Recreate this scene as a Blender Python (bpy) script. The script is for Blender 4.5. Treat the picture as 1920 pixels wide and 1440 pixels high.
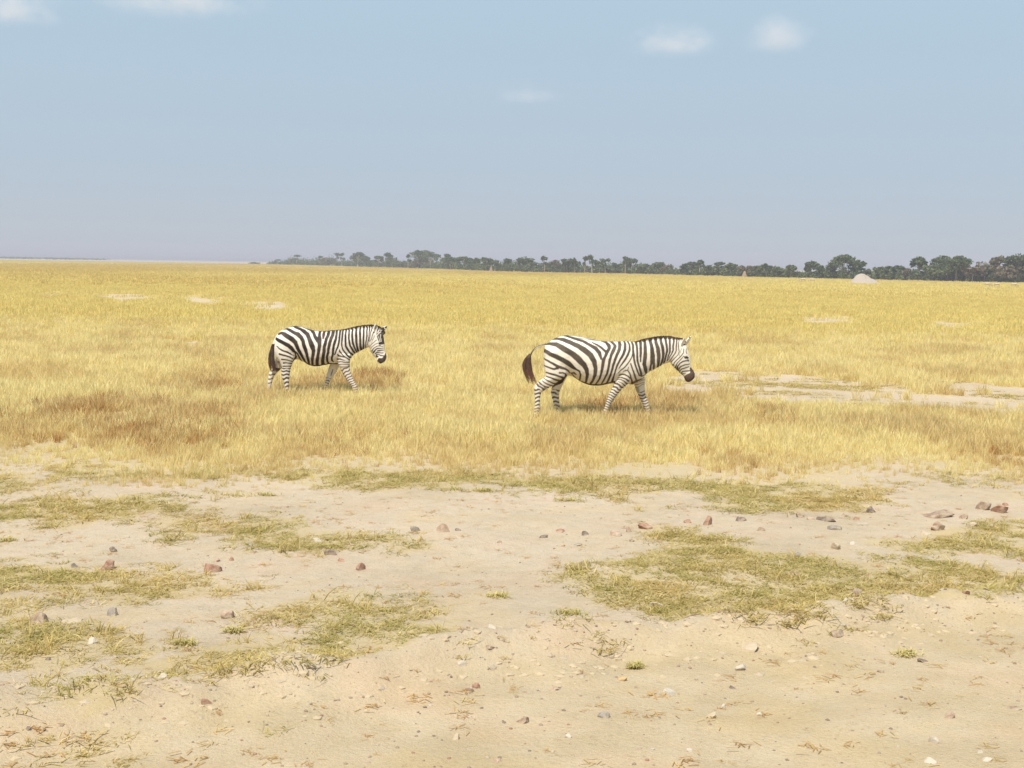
import bpy, bmesh, math, random
import numpy as np
from mathutils import Vector, Matrix

for o in list(bpy.data.objects): bpy.data.objects.remove(o)
SC = bpy.context.scene
COL = SC.collection
random.seed(11)
RNG = np.random.default_rng(11)

# ------------------------------------------------------------------ camera
H = 2.5                      # eye height in the safari car, metres
FPX = 2500.0                 # focal length in pixels of the 1920 wide photograph
PITCH = math.atan(223.6 / FPX)
ROLL = math.atan(0.016)
CP, SP, CR, SR = math.cos(PITCH), math.sin(PITCH), math.cos(ROLL), math.sin(ROLL)
F_ = np.array([0, CP, -SP]); U0 = np.array([0, SP, CP]); R0 = np.array([1.0, 0, 0])
R_ = CR * R0 + SR * U0
U_ = -SR * R0 + CR * U0
cam_d = bpy.data.cameras.new('camera')
cam = bpy.data.objects.new('camera', cam_d); COL.objects.link(cam)
cam_d.sensor_width = 36; cam_d.lens = FPX / 1920 * 36
cam_d.clip_start = 0.1; cam_d.clip_end = 30000
m = Matrix.Identity(4)
for i in range(3):
    m[i][0], m[i][1], m[i][2] = R_[i], U_[i], -F_[i]
m[2][3] = H
cam.matrix_world = m
SC.camera = cam

# ------------------------------------------------------------------ sky, sun, exposure
SUN_EL = math.radians(60)
SUN_AZ = math.radians(203)               # clockwise from +Y: behind the camera, a little to its left
sunvec = Vector((math.cos(SUN_EL) * math.sin(SUN_AZ), math.cos(SUN_EL) * math.cos(SUN_AZ), math.sin(SUN_EL)))
W = bpy.data.worlds.new('World'); SC.world = W; W.use_nodes = True
wn, wl = W.node_tree.nodes, W.node_tree.links
bg = wn['Background']
sky = wn.new('ShaderNodeTexSky'); sky.sky_type = 'NISHITA'; sky.sun_disc = False
sky.sun_elevation = SUN_EL; sky.sun_rotation = SUN_AZ
sky.air_density = 1.0; sky.dust_density = 0.3; sky.ozone_density = 2.2; sky.altitude = 1100
veil = wn.new('ShaderNodeMix'); veil.data_type = 'RGBA'; veil.inputs[0].default_value = 0.94
wl.new(sky.outputs['Color'], veil.inputs[6])   # milky veil of high haze
tcw = wn.new('ShaderNodeTexCoord'); spw = wn.new('ShaderNodeSeparateXYZ'); wl.new(tcw.outputs['Generated'], spw.inputs[0])
mrw = wn.new('ShaderNodeMapRange'); mrw.interpolation_type = 'SMOOTHSTEP'; mrw.inputs['From Min'].default_value = 0.0; mrw.inputs['From Max'].default_value = 0.22; wl.new(spw.outputs['Z'], mrw.inputs[0])
vcol = wn.new('ShaderNodeMix'); vcol.data_type = 'RGBA'; wl.new(mrw.outputs[0], vcol.inputs[0])
vcol.inputs[6].default_value = (3.78, 4.5, 5.38, 1); vcol.inputs[7].default_value = (3.66, 4.95, 5.95, 1)   # lavender haze low down, clearer blue above
wl.new(vcol.outputs[2], veil.inputs[7])
wl.new(veil.outputs[2], bg.inputs['Color'])
bg.inputs['Strength'].default_value = 0.1
sun_d = bpy.data.lights.new('sun', 'SUN'); sun_d.energy = 4.6; sun_d.angle = math.radians(0.53); sun_d.color = (1.0, 0.94, 0.85)
sun = bpy.data.objects.new('sun', sun_d); COL.objects.link(sun)
sun.rotation_euler = (-sunvec).to_track_quat('-Z', 'Y').to_euler(); sun.location = (0, 0, 60)
SC.view_settings.view_transform = 'Standard'; SC.view_settings.look = 'None'
SC.view_settings.exposure = 0.31; SC.view_settings.gamma = 1.0
SC.view_settings.use_curve_mapping = False
SC.cycles.max_bounces = 6; SC.cycles.transparent_max_bounces = 8; SC.cycles.volume_bounces = 1
SC.cycles.volume_step_rate = 1.0; SC.cycles.volume_max_steps = 128

# ------------------------------------------------------------------ helpers
def ray(px, py):
    return F_ + R_ * ((px - 960) / FPX) - U_ * ((py - 720) / FPX)
def at(px, py):                              # the ground point seen there
    d = ray(px, py); t = H / -d[2]
    return d[0] * t, d[1] * t
def P(px, py, Y):                            # the point of the plane y = Y seen there
    d = ray(px, py); t = Y / d[1]
    return np.array([d[0] * t, Y, H + d[2] * t])
def poly(pts): return np.array([at(*p) for p in pts])

def tag(o, label=None, cat=None, group=None, kind=None):
    if label: o['label'] = label
    if cat: o['category'] = cat
    if group: o['group'] = group
    if kind: o['kind'] = kind
    return o
def empty(name, loc):
    o = bpy.data.objects.new(name, None); COL.objects.link(o); o.location = loc; o.empty_display_size = 0.2
    return o
def link(name, me, mat=None, parent=None, loc=None):
    o = bpy.data.objects.new(name, me); COL.objects.link(o)
    if mat: me.materials.clear(); me.materials.append(mat)
    if parent: o.parent = parent
    if loc is not None: o.location = loc
    return o
def mesh(name, v, f, smooth=False):
    me = bpy.data.meshes.new(name); me.from_pydata([tuple(map(float, p)) for p in v], [], f); me.update()
    if smooth: me.polygons.foreach_set('use_smooth', [True] * len(me.polygons))
    return me
def fattr(me, name, vals):
    a = me.attributes.new(name, 'FLOAT', 'POINT'); a.data.foreach_set('value', np.asarray(vals, dtype=np.float32))

_T = np.random.default_rng(5).random((256, 256))
def vnoise(x, y, k=0):
    x = np.asarray(x, float) + 17.3 * k; y = np.asarray(y, float) + 9.1 * k
    xi = np.floor(x).astype(int); yi = np.floor(y).astype(int)
    u = x - xi; v = y - yi; u = u * u * (3 - 2 * u); v = v * v * (3 - 2 * v)
    g = lambda a, b: _T[(a + k * 31) & 255, b & 255]
    return (g(xi, yi) * (1 - u) + g(xi + 1, yi) * u) * (1 - v) + (g(xi, yi + 1) * (1 - u) + g(xi + 1, yi + 1) * u) * v
def fbm(x, y, k=0, n=3):
    s = 0; a = 0.5; t = 0
    for i in range(n):
        s = s + a * vnoise(np.asarray(x) * 2 ** i, np.asarray(y) * 2 ** i, k + i); t += a; a *= 0.5
    return s / t
def inside(x, y, pg):
    r = np.zeros(x.shape, bool); n = len(pg); j = n - 1
    for i in range(n):
        (xi, yi), (xj, yj) = pg[i], pg[j]
        c = (yi > y) != (yj > y)
        with np.errstate(divide='ignore', invalid='ignore'):
            r ^= c & (x < (xj - xi) * (y - yi) / (yj - yi + 1e-12) + xi)
        j = i
    return r
def segdist(x, z, ax, az, bx, bz):
    dx, dz = bx - ax, bz - az; L = dx * dx + dz * dz + 1e-12
    t = np.clip(((x - ax) * dx + (z - az) * dz) / L, 0, 1)
    return np.hypot(x - ax - t * dx, z - az - t * dz), t

# ------------------------------------------------------------------ materials
def mat_new(name):
    mt = bpy.data.materials.new(name); mt.use_nodes = True
    nt = mt.node_tree; return mt, nt.nodes, nt.links, nt.nodes['Principled BSDF']
def node(ns, t, **kw):
    n = ns.new(t)
    for k, v in kw.items(): setattr(n, k, v)
    return n
def ramp(ns, stops):
    r = ns.new('ShaderNodeValToRGB'); e = r.color_ramp.elements
    while len(e) < len(stops): e.new(0.5)
    for i, (p, c) in enumerate(stops): e[i].position = p; e[i].color = (*c, 1)
    return r
def mixc(ns, ls, fac, a, b, mode='MIX'):
    mx = ns.new('ShaderNodeMix'); mx.data_type = 'RGBA'; mx.blend_type = mode
    for s, v in ((0, fac), (6, a), (7, b)):
        if hasattr(v, 'is_output') or isinstance(v, bpy.types.NodeSocket): ls.new(v, mx.inputs[s])
        elif isinstance(v, (int, float)): mx.inputs[s].default_value = v
        else: mx.inputs[s].default_value = (*v, 1)
    return mx.outputs[2]
def noise(ns, ls, vec, scale, detail=4, rough=0.55):
    n = ns.new('ShaderNodeTexNoise'); n.inputs['Scale'].default_value = scale
    n.inputs['Detail'].default_value = detail; n.inputs['Roughness'].default_value = rough
    if vec is not None: ls.new(vec, n.inputs['Vector'])
    return n.outputs['Fac']

def ground_material():
    mt, ns, ls, b = mat_new('ground')
    geo = node(ns, 'ShaderNodeNewGeometry'); pos = geo.outputs['Position']
    mask = node(ns, 'ShaderNodeAttribute', attribute_name='turf').outputs['Fac']
    far = node(ns, 'ShaderNodeAttribute', attribute_name='plain').outputs['Fac']
    road = node(ns, 'ShaderNodeAttribute', attribute_name='road').outputs['Fac']
    n1 = noise(ns, ls, pos, 0.55, 5); n2 = noise(ns, ls, pos, 6.0, 6, 0.65); n3 = noise(ns, ls, pos, 42.0, 5, 0.75)
    s1 = ramp(ns, [(0.3, (0.46, 0.37, 0.26)), (0.5, (0.513, 0.415, 0.30)), (0.72, (0.552, 0.448, 0.335))]); ls.new(n1, s1.inputs[0])
    s2 = ramp(ns, [(0.3, (0.88, 0.865, 0.84)), (0.55, (1, 1, 1)), (0.8, (1.08, 1.08, 1.06))]); ls.new(n2, s2.inputs[0])
    sand = mixc(ns, ls, 0.8, s1.outputs[0], s2.outputs[0], 'MULTIPLY')
    s3 = ramp(ns, [(0.3, (0.84, 0.81, 0.76)), (0.5, (1, 1, 1)), (0.78, (1.1, 1.1, 1.09))]); ls.new(n3, s3.inputs[0])
    sand = mixc(ns, ls, 0.7, sand, s3.outputs[0], 'MULTIPLY')
    r1 = ramp(ns, [(0.35, (0.464, 0.364, 0.225)), (0.65, (0.556, 0.444, 0.298))]); ls.new(noise(ns, ls, pos, 1.3, 6, 0.6), r1.inputs[0])
    roadc = mixc(ns, ls, 0.7, r1.outputs[0], s3.outputs[0], 'MULTIPLY')
    sand = mixc(ns, ls, road, sand, roadc)
    hue = ramp(ns, [(0.35, (1.03, 0.99, 0.90)), (0.5, (1, 1, 1)), (0.65, (1.04, 0.985, 0.965))]); ls.new(noise(ns, ls, pos, 0.9, 4, 0.6), hue.inputs[0])
    sand = mixc(ns, ls, 1.0, sand, hue.outputs[0], 'MULTIPLY')
    spk = ramp(ns, [(0.60, (1, 1, 1)), (0.70, (0.62, 0.55, 0.48))]); ls.new(noise(ns, ls, pos, 17, 3, 0.75), spk.inputs[0])
    sand = mixc(ns, ls, 0.4, sand, spk.outputs[0], 'MULTIPLY')
    t1 = ramp(ns, [(0.3, (0.45, 0.33, 0.11)), (0.7, (0.54, 0.42, 0.16))]); ls.new(noise(ns, ls, pos, 0.09, 6, 0.6), t1.inputs[0])
    c = mixc(ns, ls, mask, sand, t1.outputs[0])
    c = mixc(ns, ls, far, c, (0.46, 0.37, 0.30))
    ls.new(c, b.inputs['Base Color']); b.inputs['Roughness'].default_value = 0.95
    b.inputs['Specular IOR Level'].default_value = 0.15
    bp = node(ns, 'ShaderNodeBump'); bp.inputs['Strength'].default_value = 0.75; bp.inputs['Distance'].default_value = 0.03
    ad = node(ns, 'ShaderNodeMath', operation='ADD'); ls.new(n2, ad.inputs[0]); ls.new(n3, ad.inputs[1])
    ls.new(ad.outputs[0], bp.inputs['Height']); ls.new(bp.outputs[0], b.inputs['Normal'])
    return mt

def blade_material(name, cols, brown, transl=0.35):
    """leaf blades: colour from a random value per blade and per tuft, tint pulls it to the brown kind"""
    mt, ns, ls, b = mat_new(name)
    out = [n for n in ns if n.type == 'OUTPUT_MATERIAL'][0]
    bl = node(ns, 'ShaderNodeAttribute', attribute_name='blade').outputs['Fac']
    ti = node(ns, 'ShaderNodeAttribute', attribute_name='tint', attribute_type='INSTANCER').outputs['Fac']
    rnd = node(ns, 'ShaderNodeObjectInfo').outputs['Random']
    ad = node(ns, 'ShaderNodeMath', operation='MULTIPLY_ADD'); ls.new(bl, ad.inputs[0]); ad.inputs[1].default_value = 0.6
    mu = node(ns, 'ShaderNodeMath', operation='MULTIPLY'); ls.new(rnd, mu.inputs[0]); mu.inputs[1].default_value = 0.4
    ls.new(mu.outputs[0], ad.inputs[2])
    r = ramp(ns, cols); ls.new(ad.outputs[0], r.inputs[0])
    r2 = ramp(ns, brown); ls.new(ad.outputs[0], r2.inputs[0])
    c = mixc(ns, ls, ti, r.outputs[0], r2.outputs[0])
    d = node(ns, 'ShaderNodeBsdfDiffuse'); t = node(ns, 'ShaderNodeBsdfTranslucent'); mx = node(ns, 'ShaderNodeMixShader')
    ls.new(c, d.inputs[0]); ls.new(c, t.inputs[0]); mx.inputs[0].default_value = transl
    ls.new(d.outputs[0], mx.inputs[1]); ls.new(t.outputs[0], mx.inputs[2]); ls.new(mx.outputs[0], out.inputs['Surface'])
    ns.remove(b)
    return mt

def stone_material(name, c1, c2, dust=0.35):
    dust = min(1, dust * 1.9)
    mt, ns, ls, b = mat_new(name)
    tc = node(ns, 'ShaderNodeTexCoord').outputs['Object']
    geo = node(ns, 'ShaderNodeNewGeometry')
    r = ramp(ns, [(0.3, c1), (0.7, c2)]); ls.new(noise(ns, ls, tc, 18, 6, 0.65), r.inputs[0])
    r2 = ramp(ns, [(0.40, (0, 0, 0)), (0.58, (1, 1, 1))]); ls.new(noise(ns, ls, tc, 9, 5, 0.7), r2.inputs[0])
    mu = node(ns, 'ShaderNodeMath', operation='MULTIPLY'); ls.new(r2.outputs[0], mu.inputs[0]); mu.inputs[1].default_value = dust
    c = mixc(ns, ls, mu.outputs[0], r.outputs[0], (0.46, 0.375, 0.27))
    ls.new(c, b.inputs['Base Color']); b.inputs['Roughness'].default_value = 0.9
    bp = node(ns, 'ShaderNodeBump'); bp.inputs['Strength'].default_value = 0.6; bp.inputs['Distance'].default_value = 0.006
    ls.new(noise(ns, ls, tc, 40, 5, 0.7), bp.inputs['Height']); ls.new(bp.outputs[0], b.inputs['Normal'])
    return mt

def foliage_material(name, cols):
    mt, ns, ls, b = mat_new(name)
    out = [n for n in ns if n.type == 'OUTPUT_MATERIAL'][0]
    bl = node(ns, 'ShaderNodeAttribute', attribute_name='blade').outputs['Fac']
    r = ramp(ns, cols); ls.new(bl, r.inputs[0])
    d = node(ns, 'ShaderNodeBsdfDiffuse'); t = node(ns, 'ShaderNodeBsdfTranslucent'); mx = node(ns, 'ShaderNodeMixShader')
    ls.new(r.outputs[0], d.inputs[0]); ls.new(r.outputs[0], t.inputs[0]); mx.inputs[0].default_value = 0.25
    ls.new(d.outputs[0], mx.inputs[1]); ls.new(t.outputs[0], mx.inputs[2]); ls.new(mx.outputs[0], out.inputs['Surface'])
    ns.remove(b); return mt

def plain_material(name, c1, c2, scale=8, rough=0.9):
    mt, ns, ls, b = mat_new(name)
    tc = node(ns, 'ShaderNodeTexCoord').outputs['Object']
    r = ramp(ns, [(0.3, c1), (0.7, c2)]); ls.new(noise(ns, ls, tc, scale, 5, 0.6), r.inputs[0])
    ls.new(r.outputs[0], b.inputs['Base Color']); b.inputs['Roughness'].default_value = rough
    b.inputs['Specular IOR Level'].default_value = 0.2
    return mt

def coat_material(name):
    mt, ns, ls, b = mat_new(name)
    ca = node(ns, 'ShaderNodeAttribute', attribute_name='coat').outputs['Color']
    tc = node(ns, 'ShaderNodeTexCoord').outputs['Object']
    mp = node(ns, 'ShaderNodeMapping'); mp.inputs['Scale'].default_value = (30, 30, 120); ls.new(tc, mp.inputs[0])
    n = noise(ns, ls, mp.outputs[0], 3, 4, 0.6)
    r = ramp(ns, [(0.3, (0.86, 0.85, 0.83)), (0.7, (1.06, 1.06, 1.06))]); ls.new(n, r.inputs[0])
    c = mixc(ns, ls, 0.8, ca, r.outputs[0], 'MULTIPLY')
    du = ramp(ns, [(0.40, (0, 0, 0)), (0.75, (0.17, 0.17, 0.17))]); ls.new(noise(ns, ls, tc, 5.5, 5, 0.65), du.inputs[0])
    c = mixc(ns, ls, du.outputs[0], c, (0.40, 0.29, 0.185))
    ls.new(c, b.inputs['Base Color']); b.inputs['Roughness'].default_value = 0.62
    b.inputs['Specular IOR Level'].default_value = 0.3
    bp = node(ns, 'ShaderNodeBump'); bp.inputs['Strength'].default_value = 0.25; bp.inputs['Distance'].default_value = 0.004
    ls.new(n, bp.inputs['Height']); ls.new(bp.outputs[0], b.inputs['Normal'])
    return mt

M_ground = ground_material()
DRYB = [(0.0, (0.32, 0.155, 0.06)), (0.5, (0.50, 0.28, 0.10)), (1.0, (0.70, 0.46, 0.18))]
M_dry = blade_material('dry_grass', [(0.0, (0.74, 0.60, 0.25)), (0.5, (0.85, 0.73, 0.36)), (1.0, (0.91, 0.83, 0.50))], DRYB, 0.42)
M_far = blade_material('far_dry_grass', [(0.0, (0.70, 0.57, 0.21)), (0.5, (0.76, 0.63, 0.245)), (1.0, (0.82, 0.70, 0.29))], [(0.0, (0.54, 0.38, 0.125)), (0.5, (0.63, 0.47, 0.16)), (1.0, (0.72, 0.56, 0.21))], 0.42)
M_green = blade_material('green_grass', [(0.0, (0.25, 0.225, 0.07)), (0.4, (0.39, 0.345, 0.115)), (0.75, (0.58, 0.475, 0.19)), (1.0, (0.74, 0.61, 0.31))],
                         [(0.0, (0.40, 0.27, 0.10)), (0.5, (0.60, 0.45, 0.18)), (1.0, (0.78, 0.63, 0.32))], 0.38)
M_tuft = blade_material('tuft_grass', [(0.0, (0.40, 0.34, 0.12)), (0.5, (0.56, 0.48, 0.19)), (1.0, (0.72, 0.60, 0.30))], [(0.0, (0.4, 0.3, 0.1)), (1.0, (0.7, 0.55, 0.25))], 0.35)
M_bark = plain_material('acacia_bark', (0.20, 0.15, 0.11), (0.32, 0.26, 0.19), 2)

# ------------------------------------------------------------------ layout of the ground cover (world polygons)
GREEN = [poly(p) for p in [
    [(-40, 880), (30, 893), (85, 908), (30, 918), (-40, 916)],
    [(-60, 948), (60, 938), (118, 930), (200, 940), (290, 936), (390, 956), (330, 966), (230, 966), (130, 986), (60, 972), (-60, 974)],
    [(228, 984), (300, 970), (425, 974), (400, 984), (310, 990)],
    [(280, 1000), (330, 995), (378, 1005), (300, 1008)],
    [(395, 985), (470, 978), (565, 974), (600, 1000), (700, 1003), (790, 1020), (700, 1028), (560, 1038), (480, 1022), (430, 1004)],
    [(-80, 1046), (80, 1048), (190, 1066), (300, 1075), (458, 1104), (440, 1124), (330, 1122), (220, 1138), (120, 1128), (70, 1096), (-80, 1078)],
    [(-80, 1105), (30, 1120), (75, 1150), (40, 1172), (-80, 1170)],
    [(445, 1160), (520, 1140), (590, 1112), (700, 1108), (812, 1134), (830, 1160), (740, 1164), (700, 1175), (560, 1172), (500, 1172)],
    [(-80, 1196), (60, 1188), (170, 1186), (300, 1190), (310, 1232), (200, 1225), (80, 1232), (-80, 1240)],
    [(-60, 1240), (90, 1226), (180, 1228), (150, 1252), (-60, 1262)],
    [(190, 1240), (330, 1230), (440, 1212), (600, 1200), (690, 1172), (830, 1176), (905, 1208), (780, 1232), (660, 1262), (540, 1258), (480, 1280), (380, 1262), (260, 1262)],
    [(300, 1296), (360, 1280), (420, 1278), (340, 1300)],
    [(-80, 1306), (120, 1318), (280, 1296), (270, 1320), (60, 1340), (-80, 1338)],
    [(1045, 1076), (1110, 1066), (1160, 1048), (1300, 1020), (1420, 1048), (1700, 1050), (1960, 1086), (1960, 1104), (1700, 1150), (1560, 1168), (1420, 1172), (1300, 1160), (1100, 1112)],
    [(1195, 988), (1260, 984), (1360, 1006), (1440, 1046), (1330, 1052), (1250, 1030)],
    [(1240, 1132), (1300, 1128), (1440, 1140), (1420, 1168), (1300, 1160)],
    [(1620, 1016), (1720, 1000), (1820, 990), (1960, 975), (1960, 1042), (1820, 1036), (1700, 1032)],
    [(470, 884), (600, 876), (700, 880), (850, 884), (960, 904), (830, 914), (680, 922), (560, 906)],
    [(870, 892), (1050, 896), (1200, 905), (1400, 905), (1640, 910), (1700, 945), (1500, 958), (1330, 952), (1400, 930), (1200, 926), (1060, 918)],
    [(1020, 1212), (1080, 1212), (1165, 1196), (1175, 1202), (1090, 1219)],
    [(60, 884), (110, 868), (290, 888), (440, 884), (400, 898), (250, 898)],
]]
SPARSE = [poly(p) for p in [
    [(370, 925), (440, 918), (510, 926), (440, 934)],
    [(1040, 1076), (1300, 1010), (1960, 1090), (1960, 1120), (1440, 1172), (1100, 1116)],
    [(-80, 1345), (120, 1380), (420, 1398), (700, 1430), (720, 1500), (-80, 1500)],
    [(-80, 1186), (320, 1186), (420, 1230), (260, 1290), (-80, 1260)],
    [(860, 905), (1330, 905), (1700, 900), (1700, 955), (1300, 950), (1040, 935)],
    [(1700, 880), (1960, 890), (1960, 925), (1800, 920)],
    [(0, 870), (480, 880), (900, 905), (900, 925), (480, 905), (0, 915)],
]]
# near edge of the tall dry grass
EDGE = poly([(-700, 875), (-200, 882), (0, 890), (70, 902), (150, 912), (280, 924), (420, 918), (520, 906), (650, 898), (760, 906), (880, 916),
             (1040, 918), (1200, 918), (1400, 920), (1560, 922), (1680, 904), (1800, 912), (1960, 920), (2600, 925)])
def edge_y(x): return np.interp(x, EDGE[:, 0], EDGE[:, 1])
BARE = [poly(p) for p in [                  # pale bare streaks inside the field
    [(1215, 720), (1320, 692), (1480, 700), (1580, 712), (1720, 724), (1640, 758), (1480, 756), (1340, 750), (1245, 744)],
    [(1420, 738), (1560, 726), (1760, 740), (1960, 750), (2300, 764), (2300, 792), (1900, 784), (1640, 772), (1500, 766)],
    [(1730, 710), (1960, 730), (2300, 738), (2300, 756), (1900, 750), (1780, 740)],
    [(60, 550), (110, 547), (150, 551), (90, 560)], [(165, 554), (250, 551), (330, 558), (220, 568)],
    [(340, 555), (375, 552), (445, 560), (400, 573), (345, 570)], [(450, 564), (530, 566), (560, 584), (470, 582)],
    [(340, 640), (380, 640), (390, 654), (330, 656)],
    [(1500, 594), (1590, 594), (1600, 606), (1510, 607)], [(1740, 604), (1830, 606), (1820, 620), (1750, 618)], [(1560, 523), (1900, 530), (1900, 534), (1600, 528)],
    [(690, 560), (730, 560), (735, 567), (690, 567)],
]]
BROWN_AND_SHADE = [poly(p) for p in [                 # tall reddish brown stands, plus zebra shadows tinted into the grass
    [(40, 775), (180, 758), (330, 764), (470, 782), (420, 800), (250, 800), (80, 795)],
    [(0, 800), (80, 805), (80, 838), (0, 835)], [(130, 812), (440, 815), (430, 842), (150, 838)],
    [(540, 720), (740, 705), (760, 728), (700, 745), (560, 742)], [(620, 818), (670, 815), (670, 862), (610, 858)],  # includes brown tint deepening the left zebra's shadow on the grass
    [(1225, 748), (1290, 745), (1300, 772), (1235, 778)], [(1060, 765), (1200, 762), (1210, 782), (1060, 778)],  # brown tint deepening the front zebra's shadow
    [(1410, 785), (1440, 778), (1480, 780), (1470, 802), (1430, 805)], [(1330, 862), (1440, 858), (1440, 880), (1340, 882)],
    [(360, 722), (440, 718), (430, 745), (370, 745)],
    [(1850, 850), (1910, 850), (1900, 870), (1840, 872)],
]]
def anyin(x, y, L):
    r = np.zeros(x.shape, bool)
    for pg in L: r |= inside(x, y, pg)
    return r

BERM = poly([(-900, 1410), (0, 1338), (280, 1308), (480, 1286), (660, 1268), (900, 1222), (1250, 1190), (1420, 1180), (1600, 1158), (1750, 1140), (1960, 1108), (2700, 1040)])
def ground_z(x, y):
    x = np.asarray(x, float); y = np.asarray(y, float)
    near = np.clip((60 - y) / 30, 0, 1)
    z = (fbm(x / 1.6, y / 1.6, 1) - 0.5) * 0.07 * near + (fbm(x / 0.35, y / 0.35, 2) - 0.5) * 0.022 * near
    by = np.interp(x, BERM[:, 0], BERM[:, 1])
    z = z + 0.14 * np.exp(-(np.where(y > by, (y - by) / .16, (y - by) / .34)) ** 2) * (0.15 + 1.5 * fbm(x / 0.4, y / 0.4, 4)) * near
    z = z + 0.075 * np.exp(-((y - by + 0.45) / 0.5) ** 2) * (fbm(x / 0.22, y / 0.22, 6, 2) - .4) * near
    far = np.clip((y - 60) / 200, 0, 1)
    return z + (fbm(x / 70, y / 70, 3) - 0.5) * 0.35 * far

# ------------------------------------------------------------------ ground sheet
def axis(lo, hi, step, out, ratio):
    a = list(np.arange(lo, hi + 1e-6, step)); s = step
    while a[-1] < out: s *= ratio; a.append(a[-1] + s)
    return a
xs = axis(0, 9, 0.075, 6000, 1.22); xs = np.array([-v for v in xs[:0:-1]] + list(xs))
ys = np.array(axis(4.5, 19, 0.075, 5600, 1.045)); ys = np.concatenate([[-300, -120, -50, -20, -8, -3, 0, 2, 3.3, 4.1], ys])
GX, GY = np.meshgrid(xs, ys)
gx, gy = GX.ravel(), GY.ravel()
nx, ny = len(xs), len(ys)
gz = ground_z(gx, gy)
jx = gx + (fbm(gx / 0.5, gy / 0.5, 7) - 0.5) * 0.45; jy = gy + (fbm(gx / 0.5, gy / 0.5, 8) - 0.5) * 0.9
turf = anyin(jx, jy, GREEN) * 0.3
turf = np.maximum(turf, np.clip((jy - edge_y(jx) - .3) / 3.5, 0, 1) * 0.75)
turf = np.where(anyin(jx, jy, BARE), 0.05, turf)
farf = np.clip((gy - 45) / 40, 0, 1)
turf = np.where(anyin(gx, gy, BARE) & (gy > 40), 0.05, np.maximum(turf, farf * 1.0))
plainf = np.clip((gy - 1000) / 120, 0, 1)
by = np.interp(gx, BERM[:, 0], BERM[:, 1])
roadf = np.clip((by + 0.25 - gy) / 0.7, 0, 1)
I = np.arange(nx * ny).reshape(ny, nx)
quads = np.stack([I[:-1, :-1], I[:-1, 1:], I[1:, 1:], I[1:, :-1]], -1).reshape(-1, 4)
me = mesh('ground', np.stack([gx, gy, gz], 1), [tuple(map(int, q)) for q in quads], True)
fattr(me, 'turf', turf); fattr(me, 'plain', plainf); fattr(me, 'road', roadf)
tag(link('ground', me, M_ground), 'pale sandy soil running out into the golden savanna', 'ground', kind='structure')

# low far hills fading into the haze
def hills(name, x0, x1, y, h, k):
    n = 80; xx = np.linspace(x0, x1, n); v = []; f = []
    prof = h * (0.35 + 0.75 * fbm(xx / 900, np.full(n, 3.0), k)) * np.clip(np.minimum(xx - x0, x1 - xx) / 900, 0, 1)
    for i in range(n):
        v += [(xx[i], y - 350, -0.6), (xx[i], y - 120, prof[i] * 0.7 - 0.2), (xx[i], y, prof[i]), (xx[i], y + 400, -0.6)]
    for i in range(n - 1):
        for j in range(3): f.append((4 * i + j, 4 * i + 4 + j, 4 * i + 5 + j, 4 * i + 1 + j))
    o = link(name, mesh(name, v, f, True), M_hill); tag(o, 'low hazy hills along the far horizon', 'hills', kind='structure')
M_hill = plain_material('hill_scrub', (0.10, 0.10, 0.08), (0.18, 0.15, 0.12), 0.01)
hills('hills', -5200, 3800, 5000, 19, 3)

# ------------------------------------------------------------------ grass: tuft shapes and instanced stands
PROTO = {}
def tuft(name, n, rad, hmin, hmax, width, lean, curl, mat, segs=2, seed=0):
    r = np.random.default_rng(seed); v = []; f = []; at_ = []
    for i in range(n):
        a = r.random() * 6.283; d = rad * math.sqrt(r.random()); bx, by_ = d * math.cos(a), d * math.sin(a)
        h = hmin + (hmax - hmin) * r.random(); la = r.random() * 6.283; l = lean * (0.3 + r.random())
        dx, dy = math.cos(la) * l, math.sin(la) * l; c = curl * r.random()
        fa = r.random() * 3.1416; wx, wy = math.cos(fa) * width / 2, math.sin(fa) * width / 2
        cv = r.random(); b0 = len(v)
        for s in range(segs):
            t = s / segs; w = 1 - 0.45 * t
            cx = bx + dx * h * (t + c * t * t); cy = by_ + dy * h * (t + c * t * t); z = h * (t - 0.45 * c * t * t) - 0.01 * (s == 0)
            v += [(cx - wx * w, cy - wy * w, z), (cx + wx * w, cy + wy * w, z)]; at_ += [cv, cv]
        v.append((bx + dx * h * (1 + c), by_ + dy * h * (1 + c), h * (1 - 0.45 * c))); at_.append(cv)
        for s in range(segs - 1): f.append((b0 + 2 * s, b0 + 2 * s + 1, b0 + 2 * s + 3, b0 + 2 * s + 2))
        f.append((b0 + 2 * segs - 2, b0 + 2 * segs - 1, b0 + 2 * segs))
    me = mesh(name, v, f); fattr(me, 'blade', at_); me.materials.append(mat)
    return bpy.data.objects.new(name, me)
def proto(key, objs):
    c = bpy.data.collections.new('shapes_' + key)
    for o in objs: c.objects.link(o)
    PROTO[key] = c
proto('dry', [tuft('dry_tuft', 26, 0.09, 0.10, 0.27, 0.0085, 0.35, 0.7, M_dry, 3, s) for s in range(5)])
proto('far', [tuft('far_tuft', 60, 0.55, 0.12, 0.30, 0.028, 0.35, 0.6, M_far, 2, 20 + s) for s in range(4)])
proto('vfar', [tuft('very_far_tuft', 60, 1.6, 0.12, 0.34, 0.09, 0.3, 0.5, M_far, 2, 30 + s) for s in range(3)])
proto('mat', [tuft('mat_tuft', 24, 0.085, 0.008, 0.032, 0.0075, 2.6, 0.9, M_green, 3, 40 + s) for s in range(6)])
proto('straw', [tuft('straw_tuft', 8, 0.06, 0.03, 0.13, 0.007, 0.7, 0.8, M_green, 3, 60 + s) for s in range(4)])

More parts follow.
